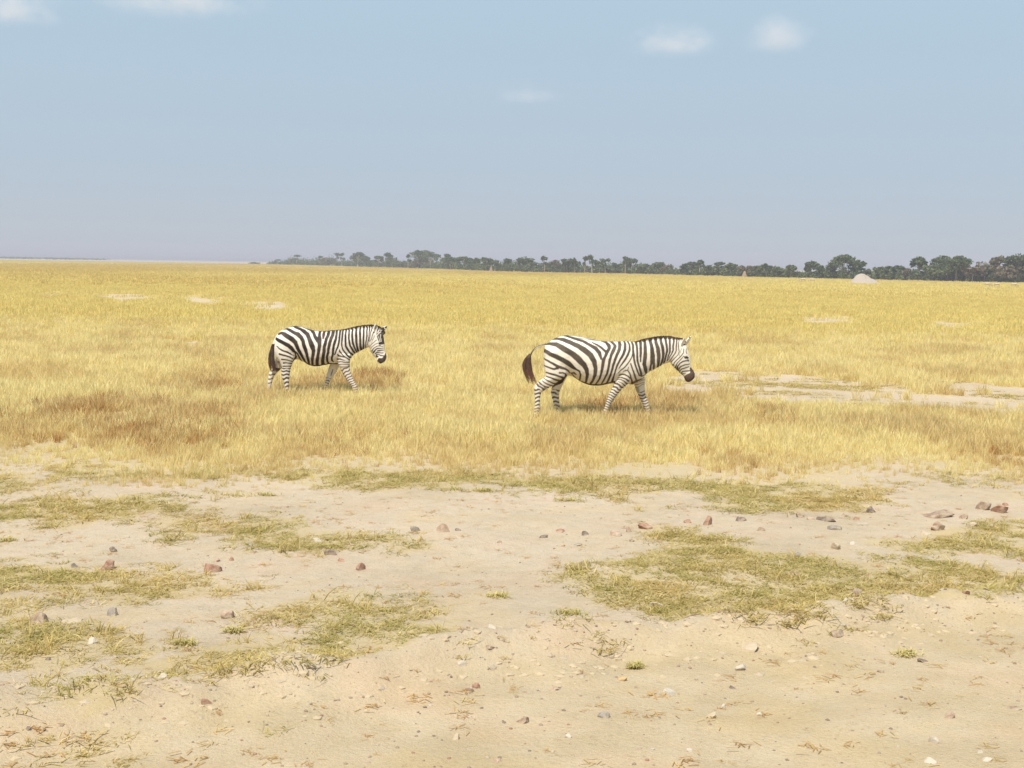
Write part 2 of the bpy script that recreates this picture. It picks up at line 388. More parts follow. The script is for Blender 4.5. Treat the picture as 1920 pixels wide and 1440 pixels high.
def scatter(name, key, x, y, scale, tint, zscale=None, label=None, cat='grass', seed=0, kind='stuff', parent=None, z=None, loc=(0, 0, 0)):
    n = len(x); r = np.random.default_rng(seed)
    zz = ground_z(x, y) if z is None else z
    me = bpy.data.meshes.new(name); me.from_pydata(np.stack([x - loc[0], y - loc[1], zz - loc[2]], 1).tolist(), [], [])
    rot = np.stack([(r.random(n) - .5) * .25, (r.random(n) - .5) * .25, r.random(n) * 6.283], 1)
    zs = np.ones(n) if zscale is None else zscale
    sc = np.stack([scale, scale, scale * zs], 1)
    for nm, vals in (('rot', rot), ('scl', sc)):
        a = me.attributes.new(nm, 'FLOAT_VECTOR', 'POINT'); a.data.foreach_set('vector', vals.astype(np.float32).ravel())
    fattr(me, 'tint', np.clip(tint, 0, 1))
    a = me.attributes.new('pick', 'INT', 'POINT'); a.data.foreach_set('value', r.integers(0, len(PROTO[key].objects), n).astype(np.int32))
    o = link(name, me, None, parent, loc)
    g = bpy.data.node_groups.new('scatter_' + name, 'GeometryNodeTree')
    g.interface.new_socket('Geometry', in_out='INPUT', socket_type='NodeSocketGeometry')
    g.interface.new_socket('Geometry', in_out='OUTPUT', socket_type='NodeSocketGeometry')
    ns, ls = g.nodes, g.links
    gi, go = ns.new('NodeGroupInput'), ns.new('NodeGroupOutput')
    ci = ns.new('GeometryNodeCollectionInfo'); ci.inputs['Collection'].default_value = PROTO[key]
    ci.inputs['Separate Children'].default_value = True; ci.inputs['Reset Children'].default_value = True
    iop = ns.new('GeometryNodeInstanceOnPoints'); iop.inputs['Pick Instance'].default_value = True
    def na(nm, t):
        q = ns.new('GeometryNodeInputNamedAttribute'); q.data_type = t; q.inputs['Name'].default_value = nm; return q.outputs['Attribute']
    ls.new(gi.outputs[0], iop.inputs['Points']); ls.new(ci.outputs[0], iop.inputs['Instance'])
    ls.new(na('pick', 'INT'), iop.inputs['Instance Index'])
    e2r = ns.new('FunctionNodeEulerToRotation'); ls.new(na('rot', 'FLOAT_VECTOR'), e2r.inputs[0]); ls.new(e2r.outputs[0], iop.inputs['Rotation'])
    ls.new(na('scl', 'FLOAT_VECTOR'), iop.inputs['Scale'])
    ls.new(iop.outputs[0], go.inputs[0])
    md = o.modifiers.new('scatter', 'NODES'); md.node_group = g
    if label: tag(o, label, cat, kind=kind)
    return o

def rand_area(y0, y1, dens, seed, margin=1.3, extra=1.5):
    """even random points of the ground between two distances, as wide as is seen plus a margin"""
    r = np.random.default_rng(seed); hw = 0.384 * margin
    area = hw * (y1 ** 2 - y0 ** 2) + 2 * extra * (y1 - y0)
    n = int(area * dens)
    y = np.sqrt(r.random(n) * (y1 ** 2 - y0 ** 2) + y0 ** 2)
    x = (r.random(n) * 2 - 1) * (hw * y + extra)
    return x, y, r
def warp(x, y, k=9, a=0.5):
    return x + (fbm(x / 0.6, y / 0.6, k) - .5) * a, y + (fbm(x / 0.6, y / 0.6, k + 1) - .5) * a * 2

# matted green grass in patches on the sand
x, y, r = rand_area(5.6, 19, 330, 1)
wx, wy = warp(x, y); jx = wx + r.normal(0, .09, len(x)); jy = wy + r.normal(0, .16, len(x))
ing = anyin(jx, jy, GREEN)
cov = fbm(x / 0.35, y / 0.35, 12, 3) * .65 + .35 * fbm(x / .12, y / .12, 16, 2)
keep = ing & (cov > 0.335 + 0.22 * r.random(len(x))) & (jy < edge_y(jx) + 2.5)
loose = anyin(jx, jy, SPARSE) & (cov > 0.56) & (r.random(len(x)) < 0.35)
keep |= loose
sx, sy = x[keep], y[keep]
yel = np.clip((fbm(sx / .7, sy / .7, 14) - 0.43) * 3, 0, 1) * 0.7
scatter('grass', 'mat', sx, sy, 0.55 + 0.75 * r.random(len(sx)), yel + 0.25 * r.random(len(sx)), 0.55 + .35 * r.random(len(sx)),
        'short matted olive grass in patches on the sand', 'grass', 2)
k2 = keep & (r.random(len(x)) < 0.06)
scatter('straw', 'straw', x[k2], y[k2], 0.6 + 0.7 * r.random(k2.sum()), 0.5 + 0.5 * r.random(k2.sum()), None,
        'thin straw stalks standing up out of the olive grass', 'grass', 3)

# low olive grass running through the bare pan beside the front zebra
x, y, r = rand_area(23.5, 33, 60, 5)
wx, wy = warp(x, y); c2 = fbm(x / 1.6, y / .5, 62) + r.normal(0, .05, len(x)); keep = anyin(wx, wy, BARE[:3]) & (c2 > .57)
scatter('grass', 'mat', x[keep], y[keep], 0.9 + 0.9 * r.random(keep.sum()), .3 + .4 * r.random(keep.sum()), None,
        'low olive grass running through the pale bare pan', 'grass', 6)

# tall dry grass
def dry(name, key, y0, y1, dens, seed, smin, smax, label, clip_edge=True, f0=0, f1=0):
    x, y, r = rand_area(y0, y1, dens, seed, 1.25)
    join = np.ones(len(x))
    if f0: join = np.clip((y - y0) / f0, 0, 1)
    if f1: join = np.minimum(join, np.clip((y1 - y) / f1, 0, 1))
    join = r.random(len(x)) < join
    wx, wy = warp(x, y, 9, 0.6 if y0 < 40 else 3.0)
    c = fbm(x / (0.9 if y0 < 40 else 6), y / (1.5 if y0 < 40 else 14), 22)
    keep = c > (0.20 if y0 < 40 else 0.10) + 0.15 * r.random(len(x))
    keep &= join
    e = np.ones(len(x))
    if clip_edge:
        dist = wy - edge_y(wx) + (fbm(x / 1.3, y / 1.3, 55) - .5) * 2.2; keep &= dist > r.random(len(x)) ** 1.4 * 3.0 - .5; e = np.clip(0.24 + dist / 5.5, 0.24, 1)
    bare = anyin(wx, wy if y0 < 40 else y, BARE); keep &= ~bare | (fbm(x / (.9 if y0 < 40 else 4), y / (.7 if y0 < 40 else 3), 58) + r.normal(0, .04, len(x)) > (.70 if y0 < 40 else .48))
    br = anyin(wx + r.normal(0, .22, len(x)), wy + r.normal(0, .45, len(x)), BROWN_AND_SHADE) & (r.random(len(x)) < .85)
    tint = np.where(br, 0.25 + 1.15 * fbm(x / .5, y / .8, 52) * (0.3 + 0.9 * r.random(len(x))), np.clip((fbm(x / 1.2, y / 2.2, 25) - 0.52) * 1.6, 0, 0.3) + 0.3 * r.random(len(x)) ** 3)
    if y0 > 40: tint = np.clip((fbm(x / 50, y / (8 + y * .12), 27) - 0.40) * 2.6, 0, 0.8) + 0.15 * r.random(len(x))
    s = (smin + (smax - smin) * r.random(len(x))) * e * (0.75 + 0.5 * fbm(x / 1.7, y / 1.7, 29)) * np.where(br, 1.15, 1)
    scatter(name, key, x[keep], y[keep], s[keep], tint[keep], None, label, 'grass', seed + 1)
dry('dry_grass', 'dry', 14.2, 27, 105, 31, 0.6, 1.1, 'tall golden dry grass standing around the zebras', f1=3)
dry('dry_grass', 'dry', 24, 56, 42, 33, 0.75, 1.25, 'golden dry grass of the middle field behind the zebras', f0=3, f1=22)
dry('dry_grass', 'far', 34, 150, 3.0, 35, 0.7, 1.05, 'even golden grassland stretching away behind the zebras', False, f0=22, f1=50)
dry('dry_grass', 'vfar', 100, 420, 0.25, 37, 0.7, 1.0, 'far golden grassland in front of the tree line', False, f0=50)
dry('dry_grass', 'vfar', 420, 1000, 0.05, 39, 0.8, 1.1, 'farthest strip of golden grass below the horizon', False)

# ------------------------------------------------------------------ zebras
def crop(ox, oy, s): return lambda L: [((ox + p[0] / s), (oy + p[1] / s)) + ((p[2] / s,) if len(p) > 2 else ()) for p in L]

def cubic(a, b, c, d, t):
    return 0.5 * (2 * b + (c - a) * t + (2 * a - 5 * b + 4 * c - d) * t * t + (3 * b - a - 3 * c + d) * t ** 3)
def loft(bm, rings, Y, n=20, sub=4, power=2.0):
    """rings: (edge point, opposite edge point, half width, depth of edge 1, depth of edge 2): a closed smooth limb or trunk"""
    arr = []
    for q in rings:
        (x1, y1), (x2, y2), w = q[0], q[1], q[2]
        d1 = q[3] if len(q) > 3 else 0; d2 = q[4] if len(q) > 4 else d1
        arr.append(np.concatenate([P(x1, y1, Y + d1), P(x2, y2, Y + d2), [w]]))
    arr = np.array(arr); full = []
    m_ = len(arr)
    for i in range(m_ - 1):
        a, b, c, d = arr[max(i - 1, 0)], arr[i], arr[i + 1], arr[min(i + 2, m_ - 1)]
        for s in range(sub): full.append(cubic(a, b, c, d, s / sub))
    full.append(arr[-1])
    rows = []
    for q in full:
        e1, e2, w = q[:3], q[3:6], max(q[6], 0.004)
        c = (e1 + e2) / 2; h = (e1 - e2) / 2
        lat = np.array([0, 1.0, 0]); hn = h / (np.linalg.norm(h) + 1e-9); lat = lat - hn * lat.dot(hn); lat /= np.linalg.norm(lat)
        row = []
        for k in range(n):
            th = 2 * math.pi * k / n; ct, st = math.cos(th), math.sin(th)
            ct = math.copysign(abs(ct) ** (2 / power), ct); st = math.copysign(abs(st) ** (2 / power), st)
            row.append(bm.verts.new(Vector(c + h * ct + lat * w * st)))
        rows.append(row)
    for a, b in zip(rows, rows[1:]):
        for k in range(n): bm.faces.new((a[k], a[(k + 1) % n], b[(k + 1) % n], b[k]))
    bm.faces.new(rows[0][::-1]); bm.faces.new(rows[-1])
def tube(bm, pts, radii, n=10):
    rows = []
    for i, p in enumerate(pts):
        t = np.array(pts[min(i + 1, len(pts) - 1)]) - np.array(pts[max(i - 1, 0)]); t /= np.linalg.norm(t) + 1e-9
        a = np.cross(t, [0, 1, 0.01]); a /= np.linalg.norm(a); b = np.cross(t, a)
        rows.append([bm.verts.new(Vector(np.array(p) + radii[i] * (a * math.cos(2 * math.pi * k / n) + b * math.sin(2 * math.pi * k / n)))) for k in range(n)])
    for a, b in zip(rows, rows[1:]):
        for k in range(n): bm.faces.new((a[k], a[(k + 1) % n], b[(k + 1) % n], b[k]))
    bm.faces.new(rows[0][::-1]); bm.faces.new(rows[-1])
def ear(bm, base, tip, Y, d0, d1, wb, face):
    """a cupped ear: flattened spindle with a hollow"""
    b, t = P(*base, Y + d0), P(*tip, Y + d1); ax = t - b; L = np.linalg.norm(ax); ax /= L
    f = np.array(face, float); f -= ax * f.dot(ax); f /= np.linalg.norm(f); s = np.cross(ax, f)
    prof = [(0, .55), (.2, .85), (.42, 1.0), (.62, .92), (.8, .62), (.93, .3), (1, .08)]; rows = []
    for u, w in prof:
        c = b + ax * L * u; row = []
        for k in range(12):
            th = 2 * math.pi * k / 12; x_, y_ = math.cos(th), math.sin(th)
            hollow = -0.30 * wb * w * (1 - x_ * x_) if y_ > 0 else 0
            row.append(bm.verts.new(Vector(c + s * wb * w * x_ + f * (wb * w * 0.45 * y_ + hollow))))
        rows.append(row)
    for a, q in zip(rows, rows[1:]):
        for k in range(12): bm.faces.new((a[k], a[(k + 1) % 12], q[(k + 1) % 12], q[k]))
    bm.faces.new(rows[0][::-1]); bm.faces.new(rows[-1])

class Coat:
    """stripes as lines in the animal's own side view (x along, z up), in metres"""
    def __init__(s, Y, base):
        s.Y, s.base, s.lay, s.wm = Y, base, [], 1.14
    def xz(s, p): q = P(p[0], p[1], s.Y - 0.18) - s.base; return q[0], q[2]
    def lines(s, colour, L, soft=0.004, wmul=None):
        wmul = wmul or s.wm
        k = (s.Y - 0.18) / FPX
        for ln in L:
            w = [p[2] if len(p) > 2 else None for p in ln]
            for i in range(len(w)):
                if w[i] is None: w[i] = w[i - 1] if i else 3
            s.lay.append(('l', colour, [(*s.xz(p), w[i] * k * 0.5 * wmul) for i, p in enumerate(ln)], soft))
    def area(s, colour, pts): s.lay.append(('a', colour, [s.xz(p) for p in pts], 0))
    def rings(s, colour, path, width, period, duty, tilt=0.0, side=0, seed=0, fade=0.0):
        s.lay.append(('r', colour, [s.xz(p) for p in path], (width, period, duty, tilt, side, seed, fade)))
    def paint(s, x, y, z, white):
        c = np.tile(np.array(white, float), (len(x), 1))
        wob = 0.010 * (fbm(x * 14 + 40, z * 14 + 40, 3) - 0.5); x = x + wob; z = z + 0.010 * (fbm(x * 14 + 80, z * 14 + 10, 5) - 0.5)
        for kind, col, pts, ex in s.lay:
            col = np.array(col)
            if kind == 'l':
                best = np.full(len(x), 1e9)
                for (ax, az, aw), (bx, bz, bw) in zip(pts, pts[1:]):
                    d, t = segdist(x, z, ax, az, bx, bz); best = np.minimum(best, d - (aw + (bw - aw) * t))
                al = np.clip(0.5 - best / ex * 0.5, 0, 1)
            elif kind == 'a':
                al = inside(x, z, pts).astype(float)
            else:
                width, period, duty, tilt, side, seed, fade = ex
                best = np.full(len(x), 1e9); sa = np.zeros(len(x)); off = np.zeros(len(x)); acc = 0
                for (ax, az), (bx, bz) in zip(pts, pts[1:]):
                    d, t = segdist(x, z, ax, az, bx, bz); L = math.hypot(bx - ax, bz - az); w = d < best
                    best = np.where(w, d, best); sa = np.where(w, acc + t * L, sa)
                    sg = ((bx - ax) * (z - az) - (bz - az) * (x - ax)) / max(L, 1e-6); off = np.where(w, sg, off); acc += L
                u = (sa + tilt * off) / period + 0.5 * np.sin(sa * 9 + seed) + 0.12 * np.sin(off * 60 + seed)
                v = np.abs((u % 1) - 0.5) * 2
                al = np.clip((duty - v) / 0.25 + 0.5, 0, 1) * (best < width) * (sa > 0.0005)
                if fade: al = al * np.clip(sa / fade, 0, 1)
                if side: al = al * (y * side > 0)
            c = c * (1 - al[:, None]) + col * al[:, None]
        return c

def coat_attr(me, c):
    a = me.attributes.new('coat', 'FLOAT_COLOR', 'POINT')
    a.data.foreach_set('color', np.concatenate([c, np.ones((len(c), 1))], 1).astype(np.float32).ravel())
M_coat = coat_material('zebra_coat')
M_hair = coat_material('zebra_hair')
M_eye = plain_material('zebra_eye', (0.008, 0.006, 0.005), (0.015, 0.01, 0.008), 4, 0.15)

def build_zebra(Y, foot, torso, neck, head, legs, dock, ears, coat_fn, mane, tuft_rows, eye, colours, label, seed):
    bx, by_ = at(*foot); base = np.array([P(foot[0], foot[1], Y)[0], Y, 0.0])
    root = empty('zebra', base); tag(root, label, 'zebra', 'zebras walking through the dry grass')
    bm = bmesh.new()
    loft(bm, torso, Y, 28, 4, 2.15); loft(bm, neck, Y, 24, 4, 2.1); loft(bm, head, Y, 24, 4, 2.25)
    for lg in legs: loft(bm, lg, Y, 16, 4, 2.0)
    tube(bm, [P(px, py, Y + d) for px, py, d, r_ in dock], [q[3] for q in dock])
    for e in ears: ear(bm, e[0], e[1], Y, *e[2:])
    bmesh.ops.recalc_face_normals(bm, faces=bm.faces)
    me = bpy.data.meshes.new('body'); bm.to_mesh(me); bm.free()
    me.transform(Matrix.Translation(-Vector(base)))
    o = link('body', me, M_coat, root)
    rm = o.modifiers.new('fuse', 'REMESH'); rm.mode = 'VOXEL'; rm.voxel_size = 0.0085; rm.use_smooth_shade = True
    sm = o.modifiers.new('even', 'SMOOTH'); sm.factor = 0.5; sm.iterations = 9
    dg = bpy.context.evaluated_depsgraph_get()
    nm = bpy.data.meshes.new_from_object(o.evaluated_get(dg)); o.modifiers.clear(); o.data = nm; bpy.data.meshes.remove(me)
    nm.name = 'body'
    nm.materials.clear(); nm.materials.append(M_coat)
    nv = len(nm.vertices); co = np.empty(nv * 3, np.float32); nm.vertices.foreach_get('co', co); co = co.reshape(-1, 3).astype(float)
    nr = np.empty(nv * 3, np.float32); nm.vertices.foreach_get('normal', nr); nr = nr.reshape(-1, 3).astype(float)
    rel = (fbm(co[:, 0] * 7 + 20, co[:, 2] * 7 + co[:, 1] * 2, 6) - .5) * 0.016 + 0.0035 * np.sin(co[:, 0] * 62 + co[:, 2] * 14) * np.exp(-((co[:, 0] - .05) / .28) ** 2) * np.exp(-((co[:, 2] - .78) / .16) ** 2)
    rel = rel * np.clip((co[:, 2] - .3) / .2, 0.15, 1)
    nm.vertices.foreach_set('co', (co + nr * rel[:, None]).astype(np.float32).ravel()); nm.update()
    ct = Coat(Y, base); coat_fn(ct)
    c = ct.paint(co[:, 0], co[:, 1], co[:, 2], colours['white'])
    nr = np.empty(nv * 3, np.float32); nm.vertices.foreach_get('normal', nr); nr = nr.reshape(-1, 3)
    back = (np.abs(co[:, 1]) < 0.022 + 0.012 * fbm(co[:, 0] * 9 + 50, co[:, 1] * 0, 4)) & (nr[:, 2] > 0.6) & (co[:, 2] > 0.9) & (co[:, 0] < 0.75)
    c[back] = np.array(colours['mane']) * 1.3
    hoof = np.clip((0.075 - co[:, 2]) / 0.01, 0, 1)[:, None]; c = c * (1 - hoof) + np.array((0.06, 0.045, 0.035)) * hoof
    dust = np.clip((0.24 - co[:, 2]) / 0.2, 0, 0.45)[:, None]; c = c * (1 - dust) + np.array((0.42, 0.26, 0.14)) * dust
    coat_attr(nm, c); nm.polygons.foreach_set('use_smooth', [True] * len(nm.polygons))
    # mane: upright hairs along the crest
    r = np.random.default_rng(seed); v = []; f = []; root_xz = []; tipf = []
    crest = np.array([P(px, py, Y + d) for px, py, h, d in mane]); hh = np.array([q[2] for q in mane]) * Y / FPX
    for i in range(900):
        u = r.random() * (len(mane) - 1); k = int(u); t = u - k
        b = crest[k] * (1 - t) + crest[k + 1] * t - base; h = (hh[k] * (1 - t) + hh[k + 1] * t) * (0.82 + 0.3 * r.random())
        tg = crest[k + 1] - crest[k]; tg /= np.linalg.norm(tg); up = np.array([-tg[2] * 0.8, 0, tg[0]]) + np.array([r.normal(0, .16), r.normal(0, .12), 0]); up /= np.linalg.norm(up)
        b = b + np.array([0, r.normal(0, .011), -0.03]); n0 = len(v); w = 0.007 * tg
        for q, ww in ((0, 1.0), (0.45, 1.0), (0.8, 0.8)):
            v += [b + up * (h + .03) * q - w * ww, b + up * (h + .03) * q + w * ww]; tipf += [q, q]; root_xz += [b, b]
        v.append(b + up * (h + .03)); tipf.append(1.0); root_xz.append(b)
        f += [(n0, n0 + 1, n0 + 3, n0 + 2), (n0 + 2, n0 + 3, n0 + 5, n0 + 4), (n0 + 4, n0 + 5, n0 + 6)]
    root_xz = np.array(root_xz); tipf = np.array(tipf)
    cm = ct.paint(root_xz[:, 0], root_xz[:, 1], root_xz[:, 2] - 0.02, colours['white'])
    k = np.clip((tipf - colours.get('mane_from', 0.6)) / 0.15, 0, 1)[:, None]; cm = cm * (1 - k) + np.array(colours['mane']) * k
    mm = mesh('mane', v, f); coat_attr(mm, cm); link('mane', mm, M_hair, root)
    # tail tuft: hanging strands
    v = []; f = []; cc = []
    rows = [(P((a + b) / 2, yy, Y + d) - base, abs(b - a) / 2 * Y / FPX) for a, b, yy, d in tuft_rows]
    for i in range(300):
        a = r.random() * 6.283; q = math.sqrt(r.random()); endk = len(rows) - 1 - (0.6 * r.random() ** 1.3) * (len(rows) - 1); startu = r.random() ** 2 * 0.4 * len(rows)
        startu = min(startu, endk - 1); n0 = len(v); S = 7; cv = r.random()
        for s in range(S):
            u = startu + (endk - startu) * s / (S - 1); k = min(int(u), len(rows) - 2); t = u - k
            c0 = rows[k][0] * (1 - t) + rows[k + 1][0] * t; rr = rows[k][1] * (1 - t) + rows[k + 1][1] * t
            cl = round(a * 5 / 6.283) * 6.283 / 5; fr = u / (len(rows) - 1); a2 = a * (1 - .75 * fr) + cl * .75 * fr; p = c0 + np.array([math.cos(a2) * q * rr * (1 + .35 * fr), math.sin(a) * q * min(rr, 0.045), 0]); ww = 0.0048 * (1 - 0.85 * s / (S - 1)); p = p + np.array([0.012 * math.sin(u * 1.7 + cv * 9), 0, 0]) * (u / len(rows))
            v += [p - [ww, 0, 0], p + [ww, 0, 0]]
            t2 = min(1, (u / (len(rows) - 1)) ** 1.6 * 0.8 + 0.3 * cv)
            col = np.array(colours['tuft0']) * (1 - t2) + np.array(colours['tuft1']) * t2; cc += [col, col]
        for s in range(S - 1): f.append((n0 + 2 * s, n0 + 2 * s + 1, n0 + 2 * s + 3, n0 + 2 * s + 2))
    mm = mesh('tail_tuft', v, f); coat_attr(mm, np.array(cc)); link('tail_tuft', mm, M_hair, root)
    # eyes
    for px, py, d, r_ in eye:
        bm = bmesh.new(); bmesh.ops.create_uvsphere(bm, u_segments=16, v_segments=10, radius=r_)
        for q in bm.verts: q.co.z *= 0.7
        me = bpy.data.meshes.new('eye'); bm.to_mesh(me); bm.free()
        me.polygons.foreach_set('use_smooth', [True] * len(me.polygons))
        link('eye', me, M_eye, root, Vector(P(px, py, Y + d) - base))
    return root

# --- the zebra in front, on the right
YA = 21.85
A, B, C_, D = crop(975, 615, 12), crop(1095, 620, 12), crop(1200, 615, 12), crop(980, 700, 7.385)
def coat_a(c):
    k = (0.060, 0.046, 0.033); kd = (0.035, 0.024, 0.017)  # main stripe colour lifted to hold the sheen on the coat
    c.lines(k, [A(L) for L in [
        [(1000, 180, 26), (1200, 235, 40), (1400, 292, 50), (1560, 372, 58), (1700, 455, 80), (1780, 550, 78), (1815, 680, 45)],
        [(680, 262, 18), (850, 250, 40), (980, 265, 70), (1150, 330, 84), (1300, 402, 92), (1450, 492, 112), (1580, 600, 112), (1660, 740, 100), (1690, 900, 80), (1680, 1050, 68), (1640, 1170, 50), (1590, 1265, 44)],
        [(580, 385, 22), (680, 355, 62), (820, 372, 94), (950, 440, 112), (1080, 520, 112), (1200, 592, 120), (1330, 712, 128), (1430, 812, 104), (1490, 920, 88), (1510, 1030, 70), (1490, 1170, 50), (1475, 1255, 44)],
        [(552, 510, 70), (680, 580, 82), (820, 642, 92), (960, 712, 92), (1090, 790, 100), (1180, 870, 78), (1260, 922, 40), (1330, 962, 34), (1360, 1040, 34), (1350, 1160, 34)],
        [(535, 695, 34), (640, 742, 40), (740, 800, 46), (830, 852, 60), (920, 882, 60), (1020, 920, 46), (1090, 970, 30), (1120, 1012, 24)],
        [(550, 850, 28), (660, 890, 34), (770, 918, 42), (850, 895, 52)],
        [(590, 995, 28), (700, 1025, 40), (800, 1050, 42), (900, 1092, 40), (960, 1120, 50)],
        [(890, 1000, 40), (960, 1000, 30), (1020, 1030, 30), (1040, 1080, 55), (1000, 1160, 55)],
        [(595, 1083, 24), (700, 1120, 30), (800, 1160, 36), (900, 1192, 44)],
        [(545, 1135, 20), (640, 1190, 28), (740, 1240, 30), (810, 1262, 38)],
        [(500, 1188, 20), (590, 1250, 25), (680, 1290, 28), (735, 1310, 32)],
        [(440, 1215, 18), (500, 1280, 22), (580, 1320, 25), (640, 1342, 28)],
        [(390, 1250, 18), (430, 1295, 20), (500, 1345, 20), (560, 1375, 20)],
        [(1150, 1012, 22), (1210, 1005, 40), (1265, 1045, 22)],
        [(150, 0, 1), (151, 0, 1)]]])
    c.lines(kd, [A([(780, 195, 16), (960, 176, 20), (1060, 186, 18), (1400, 250, 10), (1700, 285, 12), (1840, 302, 22)])])
    c.lines(k, [B(L) for L in [
        [(190, 265, 20), (300, 325, 40), (400, 390, 50), (470, 450, 50), (490, 480, 50)],
        [(400, 247, 18), (500, 270, 50), (560, 330, 80), (570, 390, 62), (510, 480, 70), (470, 570, 55), (425, 650, 70), (410, 780, 62), (385, 920, 50), (350, 1060, 45), (305, 1150, 35), (270, 1215, 30)],
        [(600, 245, 30), (670, 290, 52), (700, 340, 62), (660, 440, 72), (610, 530, 60), (570, 650, 55), (545, 800, 50), (510, 950, 45), (460, 1080, 36), (400, 1195, 30)],
        [(800, 230, 55), (810, 310, 72), (790, 420, 66), (740, 530, 60), (690, 650, 55), (650, 780, 50), (610, 920, 42), (560, 1080, 40), (510, 1190, 40)],
        [(905, 222, 30), (930, 300, 60), (920, 420, 60), (880, 520, 55), (820, 630, 46), (760, 740, 40), (710, 870, 35), (670, 1000, 30), (635, 1140, 50)],
        [(985, 222, 40), (1030, 310, 40), (1030, 420, 45), (980, 540, 45), (900, 680, 40), (820, 780, 26), (780, 840, 16)],
        [(1090, 258, 40), (1110, 330, 50), (1105, 450, 40), (1080, 570, 22), (1030, 680, 25), (930, 800, 25), (820, 890, 20), (760, 950, 12)],
        [(1108, 440, 44), (1120, 600, 40), (1145, 750, 40), (1195, 900, 35), (1250, 1010, 30), (1320, 1035, 22), (1395, 990, 16)],
        [(1190, 285, 60), (1200, 400, 46), (1195, 550, 45), (1200, 680, 42), (1240, 820, 46), (1290, 960, 50), (1300, 1020, 48)],
        [(1290, 262, 60), (1285, 400, 56), (1275, 550, 50), (1270, 700, 24)],
        [(1388, 185, 60), (1390, 300, 66), (1385, 450, 72), (1380, 600, 82), (1360, 760, 80), (1390, 880, 78), (1410, 960, 50)],
        [(1490, 165, 70), (1520, 280, 70), (1540, 400, 76), (1555, 560, 92), (1550, 690, 100)],
        [(1535, 690, 60), (1512, 800, 42), (1500, 895, 46)], [(1570, 690, 60), (1582, 780, 50), (1587, 865, 46)],
        [(1640, 160, 60), (1640, 280, 66), (1680, 420, 80), (1695, 560, 80), (1690, 700, 70), (1680, 835, 40)],
        [(1750, 145, 60), (1755, 260, 60), (1780, 380, 60), (1800, 520, 60), (1790, 620, 55), (1770, 720, 46), (1740, 795, 36)],
        [(1050, 740, 25), (1080, 850, 30), (1130, 980, 36), (1180, 1100, 40), (1190, 1145, 48)],
        [(1000, 820, 15), (980, 880, 16), (930, 890, 20), (870, 922, 12)],
        [(980, 890, 18), (1030, 960, 26), (1060, 1060, 30), (1090, 1150, 40), (1100, 1190, 40)],
        [(790, 1000, 30), (850, 980, 30), (920, 985, 30), (990, 1020, 30), (1040, 1070, 30)],
        [(760, 1060, 14), (850, 1050, 25), (930, 1080, 30), (1000, 1130, 40)],
        [(740, 1100, 12), (830, 1096, 20), (900, 1130, 26), (970, 1200, 35)],
        [(765, 1140, 12), (860, 1182, 20), (920, 1240, 30)], [(735, 1170, 14), (800, 1222, 20), (860, 1282, 26)],
        [(1090, 1190, 44), (1200, 1150, 36), (1280, 1112, 26), (1390, 1082, 16)]]])
    c.lines(kd, [A([(1140, 1010, 18), (1300, 1165, 26), (1450, 1248, 32), (1600, 1290, 34), (1800, 1290, 34), (1920, 1270, 30)]),
                 B([(440, 1212, 28), (560, 1190, 28), (690, 1150, 28)])])
    c.lines(k, [C_(L) for L in [
        [(595, 195, 50), (600, 300, 50), (615, 400, 50), (625, 520, 46), (605, 620, 45), (580, 720, 40), (560, 795, 35)],
        [(690, 210, 60), (690, 330, 46), (690, 430, 40), (690, 540, 36), (660, 630, 30), (630, 745, 25)],
        [(780, 220, 50), (785, 320, 40), (760, 420, 35), (760, 520, 30), (730, 590, 25), (690, 660, 20), (665, 725, 15)],
        [(860, 240, 40), (840, 340, 30), (830, 430, 25), (830, 520, 22), (800, 590, 20), (740, 680, 18), (690, 755, 15)],
        [(905, 300, 20), (880, 360, 20), (885, 450, 18), (900, 540, 18), (870, 620, 18), (800, 690, 18), (730, 780, 18)],
        [(1005, 480, 18), (992, 570, 20), (940, 640, 20), (860, 720, 20), (800, 790, 20), (755, 880, 20)],
        [(1000, 640, 14), (930, 720, 18), (860, 800, 20), (815, 910, 24)],
        [(1115, 745, 20), (1040, 745, 28), (980, 760, 26), (920, 800, 25), (870, 870, 26), (850, 950, 44)],
        [(1130, 825, 20), (1020, 840, 24), (940, 872, 25), (900, 920, 25), (880, 1000, 22)],
        [(1120, 885, 18), (1040, 910, 24), (960, 932, 24), (920, 970, 20), (920, 1030, 18)],
        [(1150, 975, 22), (1060, 982, 26), (980, 992, 22), (950, 1050, 20)],
        [(1050, 1030, 14), (990, 1040, 15), (970, 1080, 15)],
        [(950, 470, 10), (920, 560, 10), (900, 640, 10)], [(1070, 480, 12), (1055, 540, 16), (1075, 590, 16)]]])
    c.area(kd, C_([(1000, 650), (1085, 640), (1095, 680), (1040, 705), (1010, 690)]))
    c.area((0.072, 0.040, 0.026), C_([(1140, 905), (1200, 900), (1270, 1040), (1230, 1190), (1080, 1240), (990, 1130), (1060, 1062), (1148, 1020)]))
    c.area(kd, C_([(985, 390), (1060, 345), (1075, 370), (1040, 410)]))
    c.area(kd, C_([(1105, 195), (1165, 165), (1170, 240), (1135, 235)]))
    c.area((0.05, 0.03, 0.022), A([(1045, 1060), (1075, 1090), (975, 1268), (800, 1340), (690, 1420), (735, 1310), (860, 1215), (950, 1140)]))  # shade on the far hind leg's inner thigh, painted into the coat
    lg = (0.085, 0.065, 0.05)
    c.rings(lg, [(1018, 722), (1010, 730), (1008, 742), (1008, 752), (1007.5, 762), (1006, 775)], 0.09, 0.052, 0.5, 0.15, 0, 1)
    c.rings(lg, [(1043, 733), (1041, 743), (1043, 754), (1044.5, 763), (1045, 775)], 0.09, 0.055, 0.46, -0.15, 0, 2)
